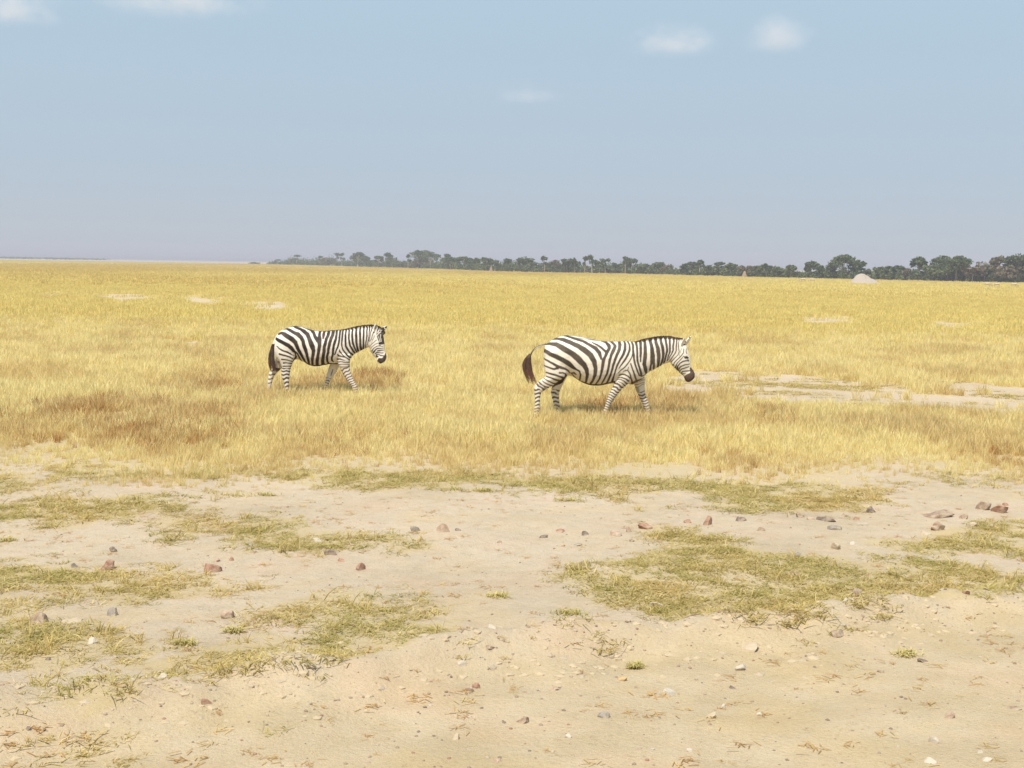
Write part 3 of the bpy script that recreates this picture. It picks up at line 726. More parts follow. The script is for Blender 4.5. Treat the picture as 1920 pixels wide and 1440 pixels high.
    c.rings(lg, [(1164, 721), (1157, 729), (1150, 739), (1144, 749), (1140, 758), (1136, 769), (1132, 778)], 0.10, 0.047, 0.5, 0.15, 0, 3)
    c.rings((0.12, 0.095, 0.075), [(1203, 738), (1206, 746), (1210, 755), (1214, 766), (1217, 776)], 0.09, 0.056, 0.5, -0.2, 0, 4)
    c.rings((0.2, 0.17, 0.13), [(1200, 712), (1200, 722), (1201, 728)], 0.10, 0.05, 0.25, 0.3, 0, 5)
    # tail dock
    c.lines(k, [A([(590, 388, 22), (480, 395, 18), (400, 425, 18), (320, 480, 22), (270, 550, 30), (235, 640, 40)])])
torso = [((1020, 656), (1020, 690), .12), ((1024, 646), (1024, 703), .19), ((1034, 637), (1036, 708), .235), ((1048, 631), (1050, 708), .26),
         ((1062, 628.5), (1064, 704), .27), ((1078, 630), (1078, 708), .285), ((1095, 633), (1093, 718), .30), ((1112, 636.5), (1108, 723), .305),
         ((1130, 639.5), (1127, 723), .30), ((1147, 640), (1147, 719), .275), ((1163, 639.5), (1163, 718), .25), ((1178, 639.5), (1178, 720), .225),
         ((1192, 642), (1188, 721), .2), ((1203, 648), (1202, 713), .165), ((1208, 658), (1211, 702), .11)]
neck = [((1176, 641), (1188, 716), .17), ((1194, 641), (1206, 707), .155), ((1209, 640), (1216, 698), .128), ((1225, 637), (1228, 692), .105),
        ((1240, 635), (1240, 685.5), .095), ((1254, 635), (1249, 681.5), .09), ((1266, 636), (1257, 679.5), .088), ((1276, 639), (1262, 682), .083)]
head = [((1277, 638), (1258, 676), .07), ((1285.5, 647), (1258, 682), .088), ((1290.5, 659), (1265, 690), .095), ((1293.6, 670), (1271.7, 697), .082),
        ((1294.8, 681), (1276.7, 702), .066), ((1296, 689), (1281.5, 706), .058), ((1300.6, 695), (1284, 711), .064), ((1303.6, 702), (1288, 715.6), .06),
        ((1302.8, 707.5), (1292.5, 715.8), .042)]
n_, f_ = -.15, .14
legs = [
    [((1068, 655), (1022, 662), .10, n_), ((1069, 690), (1020, 688), .105, n_), ((1063, 706), (1022.5, 702), .10, n_), ((1053, 712), (1021, 708), .085, n_),
     ((1045, 716.5), (1013, 713), .07, n_), ((1036, 724), (1005.5, 719), .058, n_), ((1025, 730), (1002.3, 723.5), .05, n_), ((1016.6, 735), (1001.8, 731), .043, n_),
     ((1013.8, 741), (1002.3, 739.5), .036, n_), ((1012.6, 753), (1003, 752), .032, n_), ((1012.2, 762), (1002.8, 761), .033, n_), ((1012.6, 768), (1000.5, 767), .037, n_),
     ((1010.5, 776), (1000, 775), .033, n_), ((1012, 781.5), (998, 781.5), .046, n_), ((1013, 788.5), (997, 788.5), .05, n_)],
    [((1066, 688), (1036, 690), .09, f_), ((1063.5, 706), (1037, 712), .085, f_), ((1056, 720), (1035, 724), .062, f_), ((1052.5, 728), (1033, 732), .05, f_),
     ((1049.5, 734.5), (1032.8, 736.5), .043, f_), ((1048.4, 743), (1034.2, 743.5), .037, f_), ((1049, 754), (1037, 754), .032, f_), ((1049.8, 762), (1039, 762), .033, f_),
     ((1051, 768.5), (1039, 769), .037, f_), ((1051, 775), (1041, 775.5), .034, f_), ((1054, 779), (1039, 779), .045, f_), ((1056, 784.5), (1038, 784.5), .05, f_)],
    [((1192, 685), (1152, 680), .09, -.13), ((1183, 711), (1155.8, 708), .085, -.13), ((1180, 717.5), (1153, 715), .076, -.13), ((1174.5, 722.5), (1149.6, 722.5), .066, -.13),
     ((1167, 729), (1146, 730), .056, -.13), ((1157, 741.5), (1142.7, 736.6), .049, -.13), ((1150, 751), (1138.8, 747), .045, -.13), ((1144.8, 760), (1135.5, 757), .035, -.13),
     ((1141, 769), (1132, 767), .033, -.13), ((1138.3, 775.5), (1128, 773.5), .037, -.13), ((1136.5, 781), (1127.5, 780), .032, -.13), ((1138.5, 784), (1125, 784), .045, -.13), ((1139.5, 788), (1124, 788), .05, -.13)],
    [((1206, 698), (1172, 700), .085, .12), ((1210, 711), (1187, 718), .075, .12), ((1209.6, 721), (1190.5, 725), .063, .12), ((1209, 732), (1193.8, 735), .053, .12),
     ((1210.3, 739), (1196.3, 740), .05, .12), ((1213, 746.5), (1199.6, 747.5), .046, .12), ((1216, 754.5), (1204, 756), .038, .12), ((1218.4, 765), (1208.6, 766.5), .033, .12),
     ((1221.6, 773.5), (1211, 775), .037, .12), ((1223.5, 778), (1214, 779), .032, .12), ((1227, 781), (1214, 781.5), .045, .12), ((1229, 785), (1213, 785), .05, .12)],
]
dock = [(1034, 648, 0, .035), (1024, 646.5, 0, .026), (1016, 647.5, 0, .018), (1008, 650.5, -.02, .016), (1001, 655.5, -.03, .015), (996.5, 662, -.03, .015), (994, 669, -.03, .014), (993, 678, -.03, .010)]
ears_a = [((1278, 648), (1285, 631.5), -.065, -.085, .045, (.75, -.6, .1)), ((1284, 648), (1296, 629.5), .05, .075, .045, (.8, -.5, .1))]
mane_a = [(1188, 642.5, 1.5, 0), (1200, 641, 3.5, 0), (1209, 640, 5.5, 0), (1225, 637.5, 6, 0), (1240, 635.5, 6, 0), (1254, 635, 5.5, 0), (1266, 636.5, 4.5, 0), (1277, 638.5, 5, 0), (1283, 643, 3, 0)]
tuft_a = [(992.5, 996.5, 663, -.03), (984, 995, 672, -.03), (980, 995.5, 683, -.03), (981, 996.5, 694, -.03), (985, 999, 704, -.03), (988, 1003, 713, -.03), (991, 1004.5, 721, -.03)]
build_zebra(YA, (1110, 785), torso, neck, head, legs, dock, ears_a, coat_a, mane_a, tuft_a, [(1289, 670.5, -.083, .021), (1291, 670.5, .083, .021)],
            dict(white=(0.80, 0.735, 0.63), mane=(0.04, 0.025, 0.018), tuft0=(0.035, 0.022, 0.016), tuft1=(0.20, 0.085, 0.045)),
            'larger brown-striped zebra walking ahead with its tail lifted in an arc', 3)

# --- the zebra behind, on the left
YB = 24.4
E_, Fc, G_, Hc = crop(495, 600, 16), crop(585, 600, 16), crop(660, 595, 15.16), crop(490, 670, 9.6)
WHITE_B = (0.72, 0.655, 0.56)
def coat_b(c):
    k = (0.018, 0.011, 0.008); c.wm = 1.2
    c.lines(k, [E_(L) for L in [
        [(360, 560, 70), (470, 620, 92), (600, 682, 92), (750, 762, 102), (840, 832, 100), (900, 912, 88), (940, 955, 55)],
        [(945, 960, 40), (955, 1030, 32), (955, 1090, 50), (920, 1165, 45), (890, 1225, 24)],
        [(955, 935, 40), (1020, 1010, 42), (1060, 1120, 46), (1110, 1235, 40)],
        [(420, 425, 60), (520, 392, 72), (620, 430, 112), (740, 500, 122), (860, 572, 130), (960, 660, 112), (1010, 780, 100), (1060, 890, 90), (1120, 1010, 76), (1180, 1150, 66), (1220, 1265, 60), (1270, 1315, 40)],
        [(520, 292, 20), (650, 262, 40), (760, 300, 72), (900, 370, 82), (1030, 430, 102), (1130, 512, 100), (1190, 620, 92), (1220, 740, 92), (1270, 880, 92), (1310, 1030, 82), (1330, 1180, 76), (1340, 1320, 60)],
        [(700, 212, 26), (850, 193, 40), (980, 240, 60), (1100, 290, 62), (1200, 350, 82), (1310, 430, 100), (1370, 550, 102), (1430, 680, 120), (1480, 800, 128), (1510, 900, 102), (1490, 1050, 82), (1465, 1200, 72), (1450, 1345, 62)],
        [(900, 176, 22), (1100, 205, 34), (1250, 265, 44), (1380, 310, 42), (1480, 390, 72), (1540, 500, 82), (1620, 590, 102), (1680, 650, 112), (1690, 760, 92), (1670, 900, 82), (1640, 1050, 76), (1610, 1200, 82), (1590, 1345, 82)],
        [(1250, 258, 34), (1400, 300, 34), (1600, 333, 28), (1750, 342, 28), (1920, 336, 26)],
        [(385, 780, 24), (470, 860, 36), (580, 912, 46), (700, 952, 50), (790, 1002, 46), (840, 1042, 30), (905, 1058, 20)],
        [(475, 1020, 50), (580, 1045, 45), (700, 1077, 40), (800, 1117, 35), (870, 1165, 26)],
        [(540, 1175, 40), (640, 1182, 35), (740, 1207, 30), (865, 1250, 26)],
        [(590, 1290, 40), (700, 1287, 26), (850, 1315, 26)], [(570, 1385, 35), (700, 1387, 26), (840, 1395, 26)],
        [(1220, 1300, 34), (1350, 1368, 44), (1550, 1394, 44)]]])
    c.lines(k, [Fc(L) for L in [
        [(0, 306, 30), (200, 338, 26), (450, 332, 26), (650, 306, 30), (850, 296, 30), (960, 305, 20)],
        [(220, 365, 70), (230, 480, 82), (240, 600, 118)],
        [(490, 365, 80), (480, 470, 82), (440, 560, 82), (420, 680, 82), (390, 800, 82), (380, 950, 82), (350, 1080, 76), (330, 1220, 86), (320, 1345, 90)],
        [(620, 335, 90), (615, 450, 90), (580, 560, 82), (550, 680, 82), (520, 820, 76), (500, 960, 66), (460, 1100, 60), (460, 1240, 52), (490, 1320, 50)],
        [(720, 312, 60), (730, 430, 60), (720, 560, 66), (690, 680, 66), (660, 800, 62), (650, 920, 60), (640, 1030, 58), (600, 1130, 50), (600, 1210, 50), (640, 1252, 30)],
        [(820, 300, 60), (825, 420, 56), (820, 560, 50), (810, 680, 46), (790, 800, 40), (740, 900, 36), (710, 990, 30), (690, 1045, 26)],
        [(842, 880, 14), (835, 935, 42), (900, 1010, 30), (960, 1080, 26), (1060, 1152, 26), (1130, 1212, 26)],
        [(900, 318, 50), (905, 440, 50), (900, 560, 46), (895, 680, 40), (900, 780, 36), (930, 880, 36), (990, 980, 36), (1060, 1070, 40), (1140, 1145, 40)],
        [(1000, 300, 50), (995, 420, 46), (995, 560, 46), (1000, 680, 46), (1020, 790, 46), (1070, 900, 46), (1130, 1000, 46), (1205, 1068, 50)],
        [(1090, 280, 44), (1095, 420, 46), (1090, 560, 46), (1110, 680, 46), (1140, 790, 46), (1190, 890, 46), (1245, 985, 50)],
        [(1200, 250, 44), (1190, 370, 56), (1190, 500, 56), (1200, 620, 56), (1220, 730, 56), (1260, 850, 46), (1315, 970, 40)],
        [(1305, 235, 52), (1305, 380, 60), (1310, 520, 60), (1315, 660, 60), (1330, 800, 56), (1360, 930, 50)],
        [(1415, 220, 60), (1420, 350, 56), (1425, 500, 56), (1430, 650, 56), (1435, 800, 60), (1450, 910, 60)],
        [(1530, 205, 50), (1530, 340, 46), (1530, 480, 46), (1530, 620, 46), (1525, 760, 50), (1510, 870, 40)],
        [(1640, 210, 50), (1625, 360, 40), (1630, 480, 40), (1620, 600, 30), (1595, 720, 26), (1580, 830, 26)],
        [(1715, 220, 40), (1700, 400, 26), (1690, 500, 20), (1670, 620, 20), (1640, 750, 15)],
        [(1790, 230, 40), (1740, 420, 20), (1720, 530, 20), (1690, 640, 18)],
        [(-10, 1388, 44), (100, 1384, 44), (300, 1380, 44), (480, 1335, 50), (560, 1322, 36), (740, 1330, 40)],
        [(760, 1175, 40), (850, 1172, 35), (930, 1190, 26), (1000, 1207, 15)],
        [(740, 1267, 20), (840, 1245, 25), (960, 1260, 30), (1120, 1267, 26)],
        [(780, 1040, 40), (800, 1070, 45), (900, 1090, 30), (980, 1112, 26)]]])
    c.lines((0.06, 0.022, 0.012), [Fc([(350, 360, 76), (350, 450, 80), (345, 545, 46)])])
    c.lines((0.10, 0.05, 0.035), [Fc([(785, 1342, 24), (900, 1320, 20), (1120, 1337, 20)]), Fc([(850, 1412, 20), (1110, 1402, 20)])])
    kh = (0.04, 0.034, 0.03)
    c.lines(kh, [G_(L) for L in [
        [(600, 430, 34), (562, 540, 16), (540, 620, 16), (480, 705, 12)], [(680, 650, 18), (620, 702, 16), (540, 772, 16), (498, 815, 12)],
        [(730, 735, 14), (640, 772, 16), (570, 832, 16), (528, 885, 12)], [(870, 845, 14), (760, 812, 18), (680, 832, 20), (600, 892, 20), (545, 970, 28)],
        [(880, 905, 14), (770, 886, 24), (690, 902, 30), (640, 952, 36), (585, 1010, 42)], [(880, 950, 18), (770, 952, 36), (720, 957, 30)],
        [(880, 1022, 20), (780, 1017, 26), (700, 1002, 30), (645, 1045, 26)],
        [(890, 1100, 24), (800, 1092, 30), (740, 1062, 20), (690, 1062, 26), (680, 1132, 42), (720, 1122, 36)],
        [(770, 530, 14), (740, 600, 16), (770, 660, 14)], [(700, 560, 12), (720, 640, 16), (760, 720, 14)], [(640, 520, 10), (600, 600, 10), (560, 660, 10)]]])
    c.area((0.03, 0.022, 0.016), G_([(745, 730), (830, 700), (885, 770), (850, 785), (780, 765)]))
    c.area((0.055, 0.042, 0.034), G_([(850, 480), (900, 480), (945, 640), (945, 760), (880, 775), (835, 700), (825, 600)]))
    c.area((0.05, 0.035, 0.026), G_([(935, 1025), (1010, 1060), (1010, 1220), (920, 1330), (800, 1350), (700, 1250), (742, 1165), (850, 1160), (912, 1090)]))
    c.area(k, G_([(735, 240), (850, 300), (930, 430), (880, 480), (800, 400), (740, 360)]))
    c.area(k, G_([(885, 300), (1040, 215), (1050, 260), (930, 345)]))
    c.lines((0.22, 0.18, 0.14), [G_([(655, 330, 28), (675, 250, 26), (690, 210, 16)])])
    c.area((0.07, 0.06, 0.05), G_([(690, 360), (745, 250), (860, 310), (930, 450), (905, 500), (850, 480), (825, 600), (800, 720), (740, 700), (700, 600), (680, 500)]))
    c.area(k, G_([(745, 240), (860, 300), (940, 440), (890, 490), (830, 410), (760, 350)]))
    c.lines(WHITE_B, [G_(L) for L in [[(690, 530, 26), (760, 445, 24), (865, 405, 18)], [(715, 440, 26), (770, 345, 20)], [(805, 500, 20), (792, 600, 22), (765, 700, 22)], [(690, 570, 26), (715, 640, 20), (750, 720, 18)], [(735, 540, 14), (745, 600, 16)]]], wmul=1.0)
    lg = (0.055, 0.045, 0.042)
    c.rings(lg, [(536.5, 690), (536, 699), (536, 706), (536.5, 716), (537.5, 726), (538.5, 738)], 0.10, 0.058, 0.5, 0.1, 0, 1)
    c.rings((0.2, 0.15, 0.11), [(510, 697), (508, 705), (506, 714), (504, 724)], 0.09, 0.06, 0.4, 0.2, 0, 2)
    c.area((0.10, 0.075, 0.05), Hc([(200, 195), (250, 215), (300, 225), (350, 195), (300, 255), (250, 285), (190, 240)]))
    c.lines((0.06, 0.05, 0.04), [Hc([(260, 100, 14), (310, 95, 14), (350, 150, 14), (370, 200, 14)])])
    c.rings((0.13, 0.075, 0.055), [(646.5, 688), (651, 699), (656, 709), (660, 718), (664, 727), (666, 736)], 0.10, 0.05, 0.42, 0.1, 0, 3)
    c.rings((0.14, 0.11, 0.09), [(616, 712), (614, 717), (611, 724), (609, 730)], 0.08, 0.05, 0.42, 0.2, 0, 4)
    c.lines((0.11, 0.09, 0.075), [Hc([(1255, 235, 12), (1235, 300, 18), (1220, 350, 10)])])
torso = [((516.5, 638), (516, 666), .12), ((519, 628.5), (520, 676), .18), ((527, 620), (529, 681), .225), ((540, 614), (541, 680), .25),
         ((553, 611), (554, 674), .26), ((567, 613.5), (566, 676), .27), ((580, 617.5), (579, 684.5), .28), ((594, 620), (592, 687), .285),
         ((608, 620.5), (607, 685), .28), ((622, 619), (621, 682.5), .255), ((636, 618), (634, 683), .23), ((646, 620), (645, 682), .2),
         ((653, 626), (653, 679.5), .155), ((656.5, 634), (656.8, 671), .10)]
neck = [((636, 620), (640, 677), .16), ((650, 619), (656, 673), .145), ((660, 617.5), (663, 665), .12), ((670, 616), (672.5, 660), .102), ((680, 614.5), (681.5, 655), .093),
        ((689, 613.5), (688.5, 652), .088), ((697, 613), (692.5, 651.5), .085, -.01), ((704, 615), (695, 655), .08, -.02)]
head = [((704, 612.5), (693, 650), .07, -.02, 0), ((712.5, 617.5), (694.5, 657), .088, -.04, .01), ((718, 628), (698, 663), .094, -.06, .01), ((720.6, 640), (702, 668), .084, -.075, 0),
        ((721, 651), (705, 672), .068, -.08, -.02), ((721.6, 659), (706, 675), .06, -.085, -.04), ((724, 666), (708, 678.5), .063, -.09, -.05), ((723.6, 674), (711.5, 681.5), .058, -.09, -.06),
        ((720.5, 678.5), (715, 681.8), .036, -.085, -.07)]
legs = [
    [((556, 636), (518, 645), .10, -.14), ((556, 665), (518, 660), .105, -.14), ((553, 674), (521, 672), .095, -.14), ((549, 681), (525, 680), .078, -.14), ((546.5, 688), (527.5, 688), .064, -.14),
     ((544.5, 695), (527.5, 695), .052, -.14), ((543.6, 702), (527.3, 702), .045, -.14), ((542.8, 709), (529, 709), .038, -.14), ((541.8, 718), (532.6, 718), .033, -.14),
     ((541.6, 726), (533.6, 726), .032, -.14), ((542.4, 733), (533, 733), .037, -.14), ((543.5, 739), (534.8, 739), .033, -.14), ((546, 743), (533.5, 743), .046, -.14), ((547.5, 749.5), (532.5, 749.5), .05, -.14)],
    [((548, 655), (520, 655), .095, .13), ((540, 672), (516, 670), .088, .13), ((531, 685), (514.5, 679), .066, .13), ((526.5, 692), (511, 686), .056, .13), ((521, 698), (508.5, 693), .05, .13),
     ((516, 703), (505.3, 697.5), .044, .13), ((512.5, 709), (503.4, 705), .038, .13), ((510.5, 716), (502.2, 713.5), .033, .13), ((508.3, 726), (500.8, 725), .033, .13),
     ((507.6, 732), (497.8, 731), .037, .13), ((505.5, 738), (497.5, 737), .032, .13), ((506, 741), (495, 741), .045, .13), ((506.5, 745.5), (493.5, 745.5), .05, .13)],
    [((657, 665), (628, 660), .09, -.12), ((656, 681), (634, 683), .08, -.12), ((656, 689), (637, 690), .068, -.12), ((658, 699), (642.5, 700), .057, -.12), ((661.5, 709), (648.5, 710.5), .049, -.12),
     ((664.8, 716), (653.5, 718), .046, -.12), ((668.5, 722.5), (659, 725), .038, -.12), ((670.5, 728), (661.5, 731), .034, -.12), ((671, 734), (661.5, 736), .038, -.12),
     ((670.5, 739), (662, 741), .032, -.12), ((672.5, 743), (660.5, 744), .046, -.12), ((674, 749.5), (659.5, 749.5), .05, -.12)],
    [((645, 672), (618, 670), .085, .11), ((638, 684), (618.5, 682), .076, .11), ((634.5, 691), (616.5, 688), .064, .11), ((629.5, 700), (614, 697), .054, .11), ((623, 708), (612, 706), .046, .11),
     ((618.5, 715), (610.3, 713), .04, .11), ((616.8, 721), (608, 719.5), .035, .11), ((613, 728.5), (605.3, 727), .033, .11), ((610.6, 735), (602.5, 733.5), .037, .11), ((609, 739), (601.5, 739), .032, .11),
     ((611, 742), (599.5, 742), .045, .11), ((612, 746), (599, 746), .05, .11)],
]
dock = [(527, 626, 0, .035), (519, 632, 0, .026), (515, 639, -.01, .02), (512.5, 647, -.02, .018), (511, 655, -.03, .016), (510, 664, -.03, .012)]
ears_b = [((702.5, 623), (705, 605), -.085, -.10, .050, (.75, -.6, .1)), ((715, 620), (726.8, 610.3), .06, .11, .040, (.6, -.7, .2))]
mane_b = [(640, 619, 1.5, 0), (650, 619, 3.0, 0), (660, 617.5, 4.0, 0), (670, 616, 5, 0), (680, 614.5, 5, 0), (689, 613.5, 5, 0), (697, 613.3, 5, -.01), (706, 614.5, 5, -.03), (713, 618.5, 5, -.045), (718, 625, 3.5, -.06)]
tuft_b = [(510, 515, 645, -.03), (507, 514, 655, -.03), (504, 513.8, 665, -.03), (503.5, 514, 675, -.03), (504.5, 515.5, 685, -.03), (506.5, 516, 691, -.03), (509, 516, 696, -.03)]
build_zebra(YB, (590, 748), torso, neck, head, legs, dock, ears_b, coat_b, mane_b, tuft_b, [(711.5, 643.5, -.135, .021), (717, 643.5, .06, .021)],
            dict(white=(0.80, 0.735, 0.645), mane=(0.035, 0.018, 0.012), tuft0=(0.03, 0.018, 0.012), tuft1=(0.12, 0.055, 0.03), mane_from=0.55),
            'smaller black-striped zebra following behind with its tail hanging down', 4)

# ------------------------------------------------------------------ the tree line
BASE_X = [0, 480, 560, 640, 790, 920, 1060, 1187, 1300, 1400, 1500, 1600, 1700, 1800, 1920, 2200]
BASE_Y = [485, 495.2, 497.3, 499.3, 503.5, 508.5, 511.3, 513.6, 517, 519.6, 522, 524.4, 526.5, 528.6, 531, 537]
def tree_base(px): return float(np.interp(px, BASE_X, BASE_Y))
M_fol = [foliage_material('acacia_leaf_dark', [(0, (0.055, 0.074, 0.032)), (0.6, (0.105, 0.132, 0.060)), (1, (0.16, 0.185, 0.092))]),
         foliage_material('acacia_leaf_green', [(0, (0.078, 0.10, 0.042)), (0.6, (0.14, 0.165, 0.074)), (1, (0.20, 0.215, 0.11))]),
         foliage_material('acacia_leaf_brown', [(0, (0.12, 0.10, 0.062)), (0.6, (0.19, 0.155, 0.10)), (1, (0.25, 0.205, 0.14))])]
M_pale_bark = plain_material('pale_bark', (0.34, 0.30, 0.23), (0.48, 0.43, 0.34), 1.5)
def leaves(v, f, bl, c, rad, n, size, r, shell=0.55):
    for i in range(n):
        d = r.normal(size=3); d /= np.linalg.norm(d); q = shell + (1 - shell) * r.random(); p = c + d * rad * q
        p = p + r.normal(0, 0.05, 3) * rad
        a = r.normal(size=3); a /= np.linalg.norm(a); b = np.cross(a, r.normal(size=3)); b /= np.linalg.norm(b) + 1e-9
        s = size * (0.5 + r.random()); n0 = len(v); k = r.random()
        v += [p - a * s, p + b * s * .6, p + a * s, p - b * s * .6]; bl += [k] * 4; f.append((n0, n0 + 1, n0 + 2, n0 + 3))
def tree(px, top, half, form, fol, label, seed, lean=0.0, pale=False, depth=0.0):
    """form: umbrella, dome, round, tuft, bush"""
    r = np.random.default_rng(seed); by_ = tree_base(px); bx, yy = at(px, by_)
    yy += depth; bx = bx * yy / (yy - depth)
    mpp = yy / FPX; h = (by_ - top) * mpp; w = half * mpp * {'umbrella': 1.3, 'round': 1.35, 'tuft': 1.25, 'bush': 1.15, 'dome': 1.0}[form] * (1.2 if px > 1705 else 1)
    root = empty('acacia_tree' if form in ('umbrella', 'dome', 'tuft') else ('bushy_tree' if form == 'round' else 'bush'), (bx, yy, float(ground_z(bx, yy))))
    tag(root, label, 'tree' if form != 'bush' else 'bush', 'trees of the far tree line')
    v, f, bl = [], [], []; lobes = []
    if form == 'umbrella':
        for i in range(13):
            a = r.random() * 6.283; q = math.sqrt(r.random()) * 0.75
            lobes.append((np.array([math.cos(a) * q * w + lean * w, math.sin(a) * q * w, h * (0.86 - 0.22 * q * q + r.normal(0, .03))]), np.array([w, w, 0]) * (.22 + .22 * r.random()) + np.array([0, 0, h * (.07 + .07 * r.random())])))
        for i in range(5):
            a = r.random() * 6.283; lobes.append((np.array([math.cos(a) * .55 * w, math.sin(a) * .55 * w, h * (0.5 + .2 * r.random())]), np.array([w * .3, w * .3, h * .12])))
    elif form == 'dome':
        for i in range(26):
            a = r.random() * 6.283; e = r.random() ** 0.8; q = math.cos(e * 1.5)
            lobes.append((np.array([math.cos(a) * q * .78 * w, math.sin(a) * q * .78 * w, h * (0.18 + 0.66 * math.sin(e * 1.5))]), np.array([w * .3, w * .3, h * .15])))
    elif form == 'round':
        for i in range(16):
            a = r.random() * 6.283; q = math.sqrt(r.random()) * .75
            lobes.append((np.array([math.cos(a) * q * w + lean * w, math.sin(a) * q * w, h * (0.3 + 0.56 * r.random() * (1 - .35 * q))]), np.array([w, w, 0]) * (.22 + .25 * r.random()) + np.array([0, 0, h * (.08 + .09 * r.random())])))
    elif form == 'tuft':
        for i in range(4): lobes.append((np.array([r.normal(0, .3) * w + lean * w, r.normal(0, .3) * w, h * (0.86 + r.normal(0, .04))]), np.array([w * .62, w * .62, h * .10])))
        for i in range(2): lobes.append((np.array([r.normal(0, .6) * w, r.normal(0, .6) * w, h * (0.5 + .15 * r.random())]), np.array([w * .45, w * .45, h * .1])))
    else:
        for i in range(8):
            a = r.random() * 6.283; q = math.sqrt(r.random()) * .65
            lobes.append((np.array([math.cos(a) * q * w, math.sin(a) * q * w, h * (0.12 + 0.62 * r.random() * (1 - .7 * q))]), np.array([w * .4, w * .4, h * .26])))
    for c, rad in lobes: leaves(v, f, bl, c, rad, int(30 + 26 * rad[0]) if form != 'dome' else 70, 0.34, r)
    cm = mesh('crown', v, f); fattr(cm, 'blade', bl); link('crown', cm, M_fol[fol], root)
    bm = bmesh.new(); th = h * {'umbrella': .5, 'dome': .3, 'round': .35, 'tuft': .6, 'bush': .15}[form]; tr = max(0.10, h * 0.028)
    tube(bm, [(0, 0, -.3), (lean * w * .3, 0, th * .5), (lean * w * .5, 0, th)], [tr * 1.3, tr, tr * .85], 7)
    for c, rad in lobes[::2]:
        mid = np.array([c[0] * .45, c[1] * .45, th + (c[2] - th) * .4])
        tube(bm, [(lean * w * .5, 0, th * .92), tuple(mid), tuple(c)], [tr * .6, tr * .42, tr * .18], 5)
    tm = bpy.data.meshes.new('trunk'); bm.to_mesh(tm); bm.free(); link('trunk', tm, M_pale_bark if pale else M_bark, root)
    return root

T = [  # px, top, half width, form, foliage, lean, pale trunk
    (477, 490.5, 10, 'bush', 0), (521, 486.5, 4, 'tuft', 0), (536, 490, 10, 'bush', 1), (548, 484, 5, 'tuft', 1), (556, 477, 6.5, 'tuft', 0), (566, 489, 10, 'bush', 1), (588, 490.5, 12, 'bush', 1),
    (600, 480, 4, 'tuft', 0), (618, 481, 14, 'round', 2), (633, 473.5, 5, 'tuft', 0), (641, 475, 5, 'tuft', 0), (653, 489, 11, 'bush', 1), (663, 478, 8, 'umbrella', 0), (671, 471, 10, 'umbrella', 0),
    (685, 479, 8, 'umbrella', 0), (699, 485, 8, 'round', 1), (710, 478, 9, 'umbrella', 0), (726, 473, 8, 'umbrella', 0), (735, 480, 10, 'round', 1), (752, 486, 12, 'round', 1), (765, 476.5, 4.5, 'tuft', 0),
    (789, 467, 20, 'umbrella', 0), (806, 474, 15, 'umbrella', 0), (793, 481, 18, 'round', 2), (838, 475, 5, 'tuft', 0), (845, 481, 14, 'umbrella', 0), (870, 480, 14, 'umbrella', 0), (891, 481, 12, 'round', 0),
    (912, 482, 12, 'umbrella', 0), (928, 488, 8, 'tuft', 0), (954, 484, 7, 'umbrella', 0), (979, 480.5, 14, 'umbrella', 0), (1005, 488, 12, 'round', 1), (1021, 479.5, 5, 'tuft', 0), (1042, 485, 14, 'round', 2),
    (1063, 483, 10, 'umbrella', 0), (1077, 484, 6, 'umbrella', 0), (1096, 478, 5, 'tuft', 0), (1110, 477.5, 6, 'tuft', 0), (1120, 482, 11, 'round', 0), (1135, 484, 6, 'tuft', 0), (1152, 491, 14, 'round', 1),
    (1172, 480.5, 4.5, 'tuft', 0), (1187, 483, 11, 'umbrella', 0), (1208, 491, 13, 'round', 1), (1233, 491, 10, 'umbrella', 1), (1251, 492.5, 12, 'round', 2), (1284, 492, 8, 'round', 0), (1298, 491, 12, 'umbrella', 0),
    (1312, 487.5, 7, 'tuft', 0), (1332, 493, 12, 'round', 1), (1350, 491.5, 7, 'tuft', 0), (1367, 492.5, 10, 'umbrella', 1), (1397, 494, 14, 'round', 2), (1420, 495, 9, 'round', 1), (1437, 494, 9, 'umbrella', 0),
    (1459, 497, 11, 'round', 1), (1482, 497.5, 9, 'umbrella', 1), (1519, 490, 12, 'umbrella', 0), (1539, 493, 7, 'round', 0), (1583, 476.5, 36, 'dome', 0), (1606, 487, 13, 'umbrella', 0), (1628, 503, 9, 'round', 1),
    (1650, 500.5, 14, 'umbrella', 1), (1681, 497, 16, 'umbrella', 0), (1700, 503, 9, 'round', 2), (1724, 482, 11, 'umbrella', 0), (1763, 480, 17, 'umbrella', 0), (1792, 479.5, 21, 'umbrella', 0), (1776, 488, 20, 'round', 1),
    (1823, 485, 17, 'round', 2), (1845, 492, 11, 'round', 0), (1874, 480, 17, 'umbrella', 2), (1903, 476.5, 18, 'umbrella', 0), (1922, 473.5, 16, 'dome', 0), (1890, 490, 20, 'round', 2), (1950, 478, 18, 'umbrella', 0), (1745, 492, 12, 'round', 1),
]
